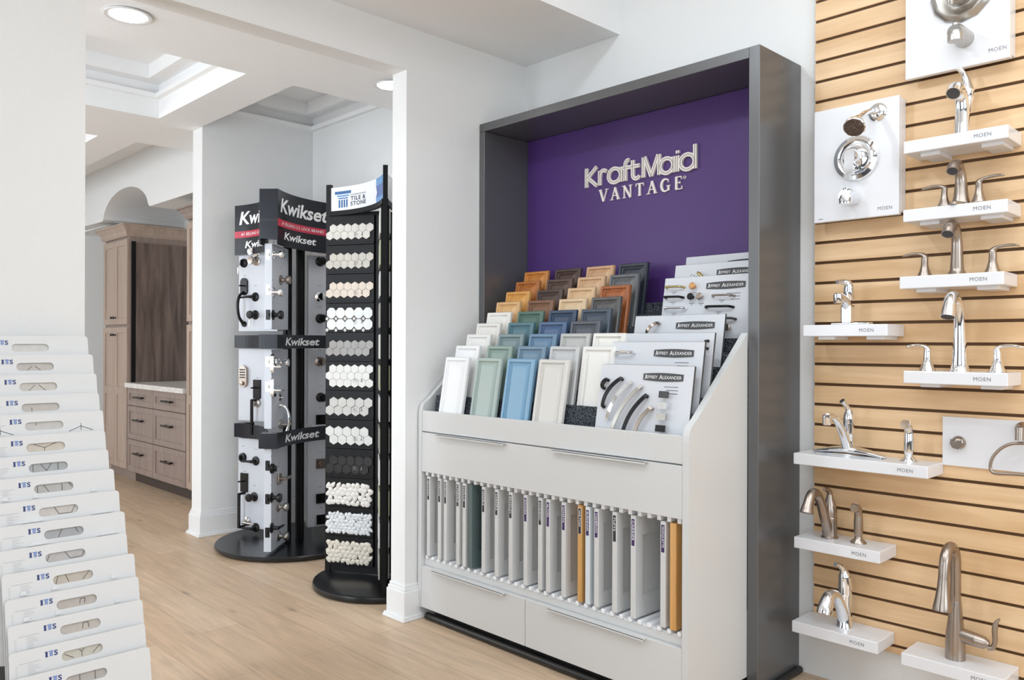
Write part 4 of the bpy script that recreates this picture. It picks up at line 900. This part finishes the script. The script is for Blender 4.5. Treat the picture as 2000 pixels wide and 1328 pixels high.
def seg(u0, u1, z, w_, mi):
    arc_panel(ff, u0, u1, z - w_ / 2, z + w_ / 2, 0, .001, mi, 4, m)
seg(.075, .27, 2.128, .016, 3); seg(.10, .245, 2.110, .009, 4); seg(.115, .23, 2.097, .006, 3)
for k in range(4): u = .118 + .030 * k; arc_panel(ff, u, u + .018, 2.046, 2.089, 0, .001, 3, 2, m)
m.build('column_logo', [NV, SB3, SB2, SB, SB2], hs, to, fix=False); m = MB()
put_text(m, 'INTERNATIONAL', .265, .50, 2.106, 2.114, ff, .001, 0, spacing=1.15); put_text(m, 'TILE &', .265, .49, 2.078, 2.101, ff, .001, 0, bold=.02, spacing=1.1); put_text(m, 'STONE', .265, .50, 2.050, 2.073, ff, .001, 0, bold=.02, spacing=1.1)
bl = [(.72, 2.029), (.71, 2.06), (.735, 2.085), (.71, 2.12), (.715, 2.159), (.98, 2.159), (.98, 2.029)]
def fillpoly(mb, poly, fn, t, mi, n=8):
    # strip fill between a jagged left edge and a straight right edge
    left = poly[:5]; 
    for i in range(4):
        (ua, za), (ub, zb_) = left[i], left[i + 1]
        for k in range(n):
            s0, s1 = k / n, (k + 1) / n; mb.add([fn(ua + (.98 - ua) * s0, za, t), fn(ua + (.98 - ua) * s1, za, t), fn(ub + (.98 - ub) * s1, zb_, t), fn(ub + (.98 - ub) * s0, zb_, t)], [(0, 1, 2, 3)], mi if i % 3 else mi + 1)
m.build('lettering', NV, hs, to, fix=False); m = MB()
fillpoly(m, bl, ff, .0012, 1)
m.build('blue_facets', [NV, SB3, SB2, SB, SB2], hs, to, fix=False)
arc_panel(f1, .02, .99, 2.004, 2.029, -.004, .016).build('header_ledge', BLKP, tw, to)
f2 = arcsurf(TC, H2, H3, .338, .338, .40)
arc_panel(f2, .02, .97, 2.03, 2.165, 0, .006).build('header_sign', SIGNW, tw, to)
arc_panel(f2, .02, .97, 2.0, 2.03, -.004, .014).build('header_ledge', BLKP, tw, to)
# tile boards hung on the fin that faces the camera
def ngon(m, cx, cz, rx, rz, n, a0, t0, t1, mi=0):
    P = [(cx + rx * math.cos(R(a0 + 360 * k / n)), cz + rz * math.sin(R(a0 + 360 * k / n))) for k in range(n)]
    m.prism(P, t0, t1, lambda p, q, t: Vector((p, -t, q)), mi)
def pebbles(m, w, h, rr, nx, nz):
    for j in range(nz):
        for i in range(nx):
            x = (i + .5 + .5 * (j % 2) - .25 + rr.uniform(-.15, .15)) * w / nx + .01; z = (j + .5 + rr.uniform(-.15, .15)) * h / nz + .012
            a = rr.uniform(.0140, .0185) * 9 / nx * 1.22; b = a * rr.uniform(.65, .95); th = rr.uniform(0, PI)
            vs = []; fs_ = []; N = 9
            for ring, (s, t) in enumerate(((1, .0005), (.92, .004), (.6, .0065))):
                for k in range(N):
                    an = 2 * PI * k / N; wob = 1 + .12 * math.sin(3 * an + i); px, pz = a * s * math.cos(an) * wob, b * s * math.sin(an) * wob
                    vs.append(Vector((x + px * math.cos(th) - pz * math.sin(th), -t, z + px * math.sin(th) + pz * math.cos(th))))
            vs.append(Vector((x, -.0072, z)))
            for r_ in range(2):
                for k in range(N): fs_.append((r_ * N + k, r_ * N + (k + 1) % N, (r_ + 1) * N + (k + 1) % N, (r_ + 1) * N + k))
            for k in range(N): fs_.append((2 * N + k, 2 * N + (k + 1) % N, 3 * N))
            m.add(vs, fs_, 0, True)
TB = [('cream marble hexagon', (204, 198, 190)), ('beige grey hexagon', (182, 175, 163)), ('rosy beige hexagon', (202, 186, 168)), ('white octagon and dot', (212, 212, 211)), ('slate grey hexagon', (134, 128, 123)), ('three row white hexagon', (210, 208, 203)),
      ('warm grey hexagon', (188, 185, 180)), ('plain white hexagon', (210, 210, 207)), ('black hexagon', (34, 35, 38)), ('white pebble', (222, 219, 213)), ('marbled grey pebble', (214, 216, 218)), ('beige pebble', (214, 206, 192))]
BWT, BHT = .290, .1575
def tile_board(i, loc, rz, lab, grp):
    nm, col = TB[i]; t = thing('tile_board', lab, 'tile sample', loc, rz, grp); m = MB()
    m.box(0, BWT, 0, .010, 0, BHT, bev=.001, seg=1).box(0, BWT, -.004, 0, 0, .012, bev=.001, seg=1)
    m.build('backing_board', BLKP, t); mt = mat('tile_' + nm.replace(' ', '_'), rgb(*col), .3 if i != 8 else .2, vary=.10 if i in (0, 1, 2, 4, 10) else .04, vscale=28)
    m = MB(); rr = random.Random(i * 5 + 1)
    if i in (0, 1, 2, 4, 5):
        p = .0445; rows_ = 3 if i == 5 else 2
        for j in range(rows_):
            off = .012 + (p * .5 if (j + (0 if i == 5 else 1)) % 2 == 1 - (i == 5) * 0 and False else 0)
            sh = p * .48 if (j % 2 == (0 if rows_ == 2 else 1)) is False else 0
            sh = 0.022 if ((rows_ == 2 and j == 1) or (rows_ == 3 and j != 1)) else 0.0
            for q in range(6): ngon(m, .016 + p * (q + .0) + sh + .006, .052 + .0385 * j - (.012 if rows_ == 3 else 0), .0248, .0248, 6, 30, 0, .006)
    elif i == 3:
        for j in range(2):
            for q in range(5): ngon(m, .034 + .0555 * q, .042 + .062 * j, .0295, .0315, 8, 22.5, 0, .006)
        for j in range(2):
            for q in range(5): ngon(m, .006 + .0555 * q + .0003, .011 + .062 * j, .0105, .0115, 4, 0, 0, .0055, 1)
    elif i in (6, 7, 8):
        p = .0525
        for j in range(2):
            sh = (.024 if j == 1 else 0) if i != 7 else (0 if j == 1 else .024)
            for q in range(5): ngon(m, .026 + p * q + sh, .048 + .045 * j, .0288, .0288, 6, 30, 0, .006)
    else: pebbles(m, BWT - .02, BHT - .045, rr, {9: 9, 10: 11, 11: 9}[i], {9: 5, 10: 6, 11: 5}[i])
    m.build('mosaic_sheet', [mt, mat('grey_dot_tile', rgb(196, 192, 188), .4)], t, fix=False)
    m = MB(); fn = lambda u, v, q: Vector((u, -.0075 - q, v))
    if i not in (4, 9, 10, 11):
        for q in range(4): m.ribbon([(.17, .062 - .005 * q), (.17 + rr.uniform(.015, .03), .062 - .005 * q)], .001, fn, 0, .0003)
        m.ribbon([(.215, .050), (.227, .050)], .0025, fn, 0, .0003); m.ribbon([(.221, .050), (.221, .064)], .003, fn, 0, .0003)
        m.build('sticker_print', DKT if i != 8 else GREYT, t, fix=False)
    return t
ztop_t = 2.0
d1 = hd_(H1); n1 = hd_(R(208.6 - 270)); rz1 = R(28.6)
ot = ['top', 'second', 'third', 'fourth', 'fifth', 'sixth', 'seventh', 'eighth', 'ninth', 'tenth', 'eleventh', 'bottom']
for i in range(12):
    z = ztop_t - .1595 * (i + 1) + .001; p = TC + d1 * .337 + n1 * .0205
    tile_board(i, (p.x, p.y, z), rz1, '%s tile mosaic sample board, %s on the front of the black tower' % (TB[i][0], ot[i]), 'tile boards on the black tower')
d2 = hd_(H2); n2 = hd_(H2 - PI / 2); EDG = 'tile sample board seen edge-on at the right side of the black tile tower'
pr = None
for sd in (0, 1):
    for i in range(12):
        z = ztop_t - .1595 * (i + 1) + .001; nn = n2 if sd == 0 else -n2
        p = TC + (d2 * (.025) + nn * .0195 if sd == 0 else d2 * (.305) + nn * .0195)
        rz = H2 if sd == 0 else H2 + PI
        t = thing('tile_board', EDG, 'tile sample', (p.x, p.y, z), rz, 'tile boards seen edge-on')
        mt = mat('edge_tile_%d' % (i % 4), rgb(*[(232, 232, 228), (196, 198, 170), (222, 222, 220), (170, 168, 160)][i % 4]), .35)
        MB().box(0, BWT - .01, 0, .008, 0, BHT).build('backing_board', BLKP, t)
        MB().box(.012, BWT - .012, -.008, 0, .018, BHT - .014, bev=.002, seg=1).build('mosaic_sheet', mt, t)

# ------------------------------------------------------------------ lock tower
KC = Vector((-4.735, 2.63, 0)); ko = tuple(KC); HA, HBb, HCc = R(-47), R(199), R(77)
kt = thing('lock_display_tower', 'black revolving lock and doorknob display tower with white door slabs', 'display stand', ko)
MB().lathe([(.44, 0), (.462, .006), (.475, .022), (.475, .030), (.468, .036), (.0001, .036)], KC, n=72).build('round_base', DISC, kt, ko)
MB().lathe([(.022, .036), (.022, 2.16)], KC + Vector((.03, .03, 0)), n=20).build('centre_pole', BLKP, kt, ko)
for h in (HA, HBb, HCc): post(KC, h, .05, .074, .02, .036, 2.1).build('fin_post', BLKP, kt, ko)
levels = [(1.885, 2.215), (1.268, 1.352), (.675, .765)]
def ksign(m, f, z0, z1, txt, top):
    arc_panel(f, .0, 1, z0, z1, -.006, 0, 0, 24, m)
    g_ = lambda u, v, t: f(u, v, t + .0008)
    if top:
        zr = z0 + .135; arc_panel(f, .0, 1, zr - .022, zr + .022, 0, .0008, 1, 24, m)
        put_text(m, 'Kwikset', .05, .69, z1 - .132, z1 - .045, g_, .0008, 2, shear=.18, bold=.025)
        put_text(m, '#1 SELLING U.S. LOCK BRAND', .075, .64, zr - .010, zr + .010, g_, .0012, 2, bold=.01)
        put_text(m, 'Kwikset', .12, .56, z0 + .042, z0 + .088, g_, .0008, 2, shear=.18, bold=.025)
    elif txt: put_text(m, 'Kwikset', .15, .60, (z0 + z1) / 2 - .024, (z0 + z1) / 2 + .024, g_, .0008, 2, shear=.18, bold=.025)
for li, (z0, z1) in enumerate(levels):
    for h in (HA, HBb, HCc):
        d = hd_(h); n = Vector((-d.y, d.x, 0)); m = MB()
        zz = z0 + .035 if li == 0 else z0
        P = [(.385, -.056), (.455, -.056), (.455, .056), (.385, .056)]
        m.prism(P, zz, z1, lambda p, q, t: KC + d * p + n * q + Vector((0, 0, t)))
        if li == 0: m.prism([(.384, -.0565), (.4558, -.0565), (.4558, .0565), (.384, .0565)], zz + .108, zz + .111, lambda p, q, t: KC + d * p + n * q + Vector((0, 0, t)), 1)
        m.build('end_block', [KWB, RUB], kt, ko)
    def rsurf(hx, hy, sx, sy):
        A = KC + hd_(hx) * .455 + Vector((-hd_(hx).y, hd_(hx).x, 0)) * sx; B = KC + hd_(hy) * .455 + Vector((-hd_(hy).y, hd_(hy).x, 0)) * sy
        M = (A + B) / 2; K = M + (KC - M) * .8
        def f(u, v, t):
            p = A * (1 - u) ** 2 + K * 2 * u * (1 - u) + B * u * u; dd = ((K - A) * (1 - u) + (B - K) * u).normalized(); nn = Vector((dd.y, -dd.x, 0))
            if nn.dot(M - KC) < 0: nn = -nn
            q = p + nn * t; return Vector((q.x, q.y, v))
        return f
    for hx, hy in ((HA, HCc), (HBb, HA + 2 * PI)):
        m = MB(); ksign(m, rsurf(hx, hy, .056, -.056), z0, z1, hx == HA, li == 0)
        m.build('curved_sign', [KWB, KWR, WHT], kt, ko, fix=False)
# slabs
CHK = mat('dark_oil_bronze', rgb(40, 38, 40), .3, .8)
def slab(h, rz, r0, wd, z0, z1, hw, thk=.044, off=.0, edge=()):
    """h fin heading, local x to viewer's right; r0 radius of local x=0"""
    base = KC + hd_(h) * r0; loc = Vector((base.x, base.y, 0)) + Vector((math.cos(rz - PI / 2), math.sin(rz - PI / 2), 0)) * (thk / 2 + off)
    d = Vector((math.cos(rz), math.sin(rz), 0)); nv = Vector((math.cos(rz - PI / 2), math.sin(rz - PI / 2), 0))
    def L(px, py):
        r = ray(px, py); t = (loc - EYE).dot(nv) / r.dot(nv); P = EYE + r * t; return (P - loc).dot(d), P.z
    W_ = lambda u, v, q: loc + d * u + nv * q + Vector((0, 0, v))
    m = MB(); P = [(0, 0), (wd, 0), (wd, thk), (0, thk)]
    m.prism(P, z0, z1, lambda p, q, t: W_(p, t, -q)); sl = m.build('door_slab', DOORW, kt, ko)
    for px, py, kind, mt in hw:
        u, v = L(px, py); m = MB(); c = W_(u, v, 0)
        if kind in ('knob', 'knobk'): m.lathe([(.031, 0), (.031, .004), (.016, .010), (.012, .022), (.012, .03), (.024, .038), (.0275, .05), (.024, .060), (.0001, .064)], c, nv, n=18); nm = 'door_knob'
        elif kind == 'lever': m.lathe([(.031, 0), (.030, .006), (.012, .012), (.011, .045), (.0001, .048)], c, nv, n=18).tube([W_(u, v, .042), W_(u + .03, v, .045), W_(u + .095, v - .004, .043)], [.010, .008, .006], n=10); nm = 'lever_handle'
        elif kind == 'levl': m.lathe([(.031, 0), (.030, .006), (.012, .012), (.011, .045), (.0001, .048)], c, nv, n=18).tube([W_(u, v, .042), W_(u - .03, v, .045), W_(u - .09, v - .004, .043)], [.010, .008, .006], n=10); nm = 'lever_handle'
        elif kind == 'square': m.ribbon([(u - .031, v), (u + .031, v)], .062, W_, 0, .012); m.lathe([(.014, .012), (.012, .024), (.0001, .025)], c, nv, n=14); m.ribbon([(u - .003, v - .018), (u - .003, v + .018)], .010, W_, .022, .034); nm = 'square_deadbolt'
        elif kind == 'sqlev': m.ribbon([(u - .031, v), (u + .031, v)], .062, W_, 0, .010); m.lathe([(.012, .01), (.011, .042)], c, nv, n=14); m.ribbon([(u - .008, v), (u + .1, v)], .018, W_, .036, .046); nm = 'lever_handle'
        elif kind == 'bolt': m.lathe([(.031, 0), (.028, .014), (.014, .018), (.010, .026), (.0001, .027)], c, nv, n=18).ribbon([(u, v - .017), (u, v + .017)], .008, W_, .02, .034); nm = 'deadbolt'
        elif kind == 'keypad':
            m.prism([(u + a, v + b) for a, b in rrect(-.033, .033, -.07, .07, .032, 6)], 0, .022, W_); m.lathe([(.014, .02), (.013, .034), (.0001, .035)], W_(u, v - .045, 0), nv, n=14); nm = 'keypad_lock'
        elif kind == 'keypad2':
            m.prism([(u + a, v + b) for a, b in rrect(-.028, .028, -.058, .058, .024, 6)], 0, .02, W_); m.tube([W_(u, v - .02, .02), W_(u, v - .02, .05), W_(u + .07, v - .022, .05)], [.008, .008, .006], n=10); nm = 'keypad_lock'
        elif kind == 'set':
            m.prism([(u + a, v + b) for a, b in rrect(-.03, .03, -.058, .058, .029, 6)], 0, .012, W_); m.tube([W_(u, v + .005, .01), W_(u - .004, v + .005, .045)], .005, n=8)
            m.tube(smooth_path([W_(u, v - .04, .008), W_(u, v - .062, .045), W_(u, v - .12, .062), W_(u, v - .2, .05), W_(u, v - .245, .014)], 5), lerp_list([.011, .009, .010, .009, .012], 21), n=12).lathe([(.02, 0), (.018, .012), (.0001, .014)], W_(u, v - .25, 0), nv, n=14); nm = 'handleset'
        elif kind == 'setsq':
            m.ribbon([(u - .031, v), (u + .031, v)], .125, W_, 0, .010); m.tube([W_(u, v + .01, .01), W_(u - .01, v + .01, .05)], .005, n=8)
            m.ribbon([(u, v - .065), (u, v - .295)], .016, W_, .045, .058); m.ribbon([(u - .008, v - .07), (u + .008, v - .07)], .014, W_, 0, .05); m.ribbon([(u - .008, v - .288), (u + .008, v - .288)], .014, W_, 0, .05); nm = 'handleset'
        m.build(nm, mt, sl, ko)
        if kind == 'keypad':
            m = MB()
            for a in (-.017, 0, .017):
                for b in range(4): m.ribbon([(u + a - .005, v + .045 - .017 * b), (u + a + .005, v + .045 - .017 * b)], .009, W_, .022, .025)
            m.build('keypad_button', CORE, sl, ko)
        if kind in ('knobk', 'bolt'):
            m = MB(); m.tube([W_(u - .002, v - .004, .036 if kind == 'bolt' else .065), W_(u - .008, v - .03, .05)], .002, n=6); q = [(u - .012, v - .032), (u - .002, v - .032), (u - .006, v - .075), (u - .012, v - .075)]
            m.prism(q, .046, .0485, W_); m.build('key', NICK2, sl, ko)
    for (v, mt) in edge:
        m = MB(); E = lambda p, q, t: W_(-t, v + q, -thk / 2 + p)
        m.prism([(a, b) for a, b in rrect(-.0135, .0135, -.03, .03, .004, 3)], 0, .002, E); m.prism([(a, b) for a, b in rrect(-.007, .007, -.01, .01, .003, 3)], .002, .010, E)
        m.build('latch_plate', mt, sl, ko)
    m = MB()
    for px, py, *_ in hw[:4]:
        u, v = L(px, py); m.ribbon([(u - .012, v + .075), (u + .012, v + .075)], .004, W_, .0001, .0006)
    if hw: m.build('caption', GREYT, sl, ko, fix=False)
CH, NI, BK, N2 = CHROME, NICKEL, BLACK, NICK2
rA = R(133)
slab(HA, rA, .415, .300, 1.385, 1.895, [(535, 497, 'knob', CH), (548, 547, 'knob', NI), (533, 571, 'knob', CH), (533, 615, 'knob', BK)], off=-.015, edge=[(1.83, N2), (1.62, N2), (1.47, BK)])
slab(HA, rA, .415, .300, .79, 1.262, [(531, 710, 'keypad2', CH), (545, 708, 'knob', CH), (531, 756, 'keypad2', CH), (545, 778, 'set', CH), (547, 829, 'lever', N2)], off=-.015, edge=[(1.19, N2), (1.04, N2)])
slab(HA, rA, .415, .300, .055, .668, [(530, 915, 'bolt', BK), (544, 935, 'sqlev', NI), (530, 972, 'knob', BK), (543, 990, 'knob', N2), (530, 1031, 'lever', BK), (544, 1047, 'knob', N2)], off=-.015, edge=[(.57, BK), (.37, BK), (.17, BK)])
rB = R(19)
slab(HBb, rB, .450, .34, 1.38, 1.885, [(477, 514, 'bolt', CHK), (501, 510, 'knob', NI), (478, 560, 'set', BK), (499, 580, 'levl', CHK), (501, 492, 'knob', CH), (499, 615, 'knobk', BK)], off=-.0)
slab(HBb, rB, .450, .34, .785, 1.262, [(478, 735, 'keypad', NI), (503, 760, 'setsq', CHK), (503, 787, 'bolt', N2)], off=.0)
slab(HBb, rB, .450, .34, .075, .665, [(475, 893, 'bolt', BK), (500, 900, 'levl', BK), (478, 942, 'setsq', BK), (497, 970, 'knob', BK), (483, 1018, 'lever', N2), (500, 1030, 'levl', BK)], off=.0)
rC = R(77)
for z0, z1, hw in ((1.36, 1.875, [(625, 511, 'knob', BK), (624, 580, 'knob', CH), (625, 622, 'knob', BK)]), (.765, 1.262, [(624, 706, 'knob', NI), (626, 776, 'knob', BK), (626, 819, 'square', BK)]), (.10, .67, [(626, 905, 'square', NI), (626, 973, 'square', BK), (627, 1014, 'square', CHK)])):
    slab(HCc, rC, .095, .33, z0, z1, hw, off=.0)

# ------------------------------------------------------------------ cabinets in the far room
YCF = 2.69
def shaker(m, x0, x1, z0, z1, y, rail=.055, t=.02):
    m.box(x0, x1, y + .008, y + t, z0, z1); 
    m.box(x0, x0 + rail, y, y + .0085, z0, z1, bev=.001, seg=1).box(x1 - rail, x1, y, y + .0085, z0, z1, bev=.001, seg=1).box(x0 + rail, x1 - rail, y, y + .0085, z1 - rail, z1, bev=.001, seg=1).box(x0 + rail, x1 - rail, y, y + .0085, z0, z0 + rail, bev=.001, seg=1)
def crown(m, x0, x1, y0, y1, z0, z1, out):
    steps = [(0, z0), (out * .25, z0 + .02), (out * .35, z0 + (z1 - z0) * .45), (out * .8, z0 + (z1 - z0) * .8), (out, z1 - .015), (out, z1)]
    for i in range(len(steps) - 1):
        (a, za), (b, zb_) = steps[i], steps[i + 1]
        P0 = [(x0 - a, y0 - a), (x1 + a, y0 - a), (x1 + a, y1), (x0 - a, y1)]; P1 = [(x0 - b, y0 - b), (x1 + b, y0 - b), (x1 + b, y1), (x0 - b, y1)]
        m.add([(p[0], p[1], za) for p in P0] + [(p[0], p[1], zb_) for p in P1], [(k, (k + 1) % 4, 4 + (k + 1) % 4, 4 + k) for k in range(4)] + [(0, 1, 2, 3), (7, 6, 5, 4)])
def knobs(par, pts, o):
    for x, z in pts: MB().lathe([(.006, 0), (.005, .018), (.013, .024), (.0135, .03), (.0001, .034)], (x, YCF, z), (0, -1, 0), n=14).build('knob', BLACK, par, o)
def tall(lab, x0, x1, zt, crz, side):
    o = (x0, YCF, 0); t = thing('tall_cabinet', lab, 'cabinet', o)
    MB().box(x0, x1 - .001, YCF + .021, 3.38, .10, zt).box(x0, x1, YCF + .08, 3.38, 0, .10).build('cabinet_body', GREIGE, t, o)
    if side:
        MB().box(x1 - .001, x1 + .012, YCF + .075, 3.37, .92, zt - .07, 0).build('side_panel', WALNUT, t, o); MB().box(x1 - .001, x1 + .006, YCF + .035, YCF + .074, .92, zt - .06).build('side_groove', BLACK, t, o)
    m = MB(); crown(m, x0, x1 + .004, YCF, 3.38, zt - .015, crz, .062); m.build('crown_moulding', GREIGEL if side else GREIGE, t, o)
    mid = (x0 + x1) / 2
    for a, b in ((x0 + .008, mid - .0015), (mid + .0015, x1 - .012)):
        for z0, z1, kz in ((1.475, zt - .04, 1.54), (.115, 1.448, 1.375)):
            m = MB(); shaker(m, a, b, z0, z1, YCF)
            if z1 < 1.5: m.box(a + .055, b - .055, YCF, YCF + .0085, .80, .875)
            d = m.build('door', GREIGEL if z0 > 1 or not side else GREIGEL, t, o)
            knobs(d, [((b - .03) if a < mid - .1 else (a + .03), kz)], o)
    return t
tall('tall greige shaker cabinet with a dark walnut side panel under a plaster arch', -8.60, -7.925, 2.315, 2.412, True)
tall('tall greige cabinet partly hidden behind the white wall corner', -6.575, -5.9, 2.32, 2.40, False)
o = (-7.92, YCF, 0); t = thing('drawer_base', 'greige base cabinet with six shaker drawers and black pulls', 'cabinet', o)
MB().box(-7.915, -6.58, YCF + .021, 3.38, .10, .884).box(-7.915, -6.58, YCF + .08, 3.38, 0, .10).build('cabinet_body', mat('cabinet_gap_shadow_brown', rgb(70, 58, 52), .6), t, o)
for a, b in ((-7.912, -7.283), (-7.277, -6.583)):
    for z0, z1 in ((.11, .405), (.411, .715), (.721, .882)):
        m = MB(); shaker(m, a, b, z0, z1, YCF, .05); d = m.build('drawer', GREIGE, t, o); c = ((a + b) / 2, (z0 + z1) / 2 + (.03 if z1 - z0 > .2 else 0))
        MB().tube([(c[0] - .10, YCF - .028, c[1]), (c[0] + .10, YCF - .028, c[1])], .0085, n=10).box(c[0] - .075, c[0] - .06, YCF - .028, YCF + .006, c[1] - .006, c[1] + .006).box(c[0] + .06, c[0] + .075, YCF - .028, YCF + .006, c[1] - .006, c[1] + .006).build('pull', BLACK, d, o)
tag(MB().box(-7.922, -6.578, YCF - .025, 3.395, .8845, .928, bev=.003).build('countertop', STONE, None, (-7.25, 3.0, .8845)), 'speckled pale stone countertop between the tall greige cabinets', 'countertop')
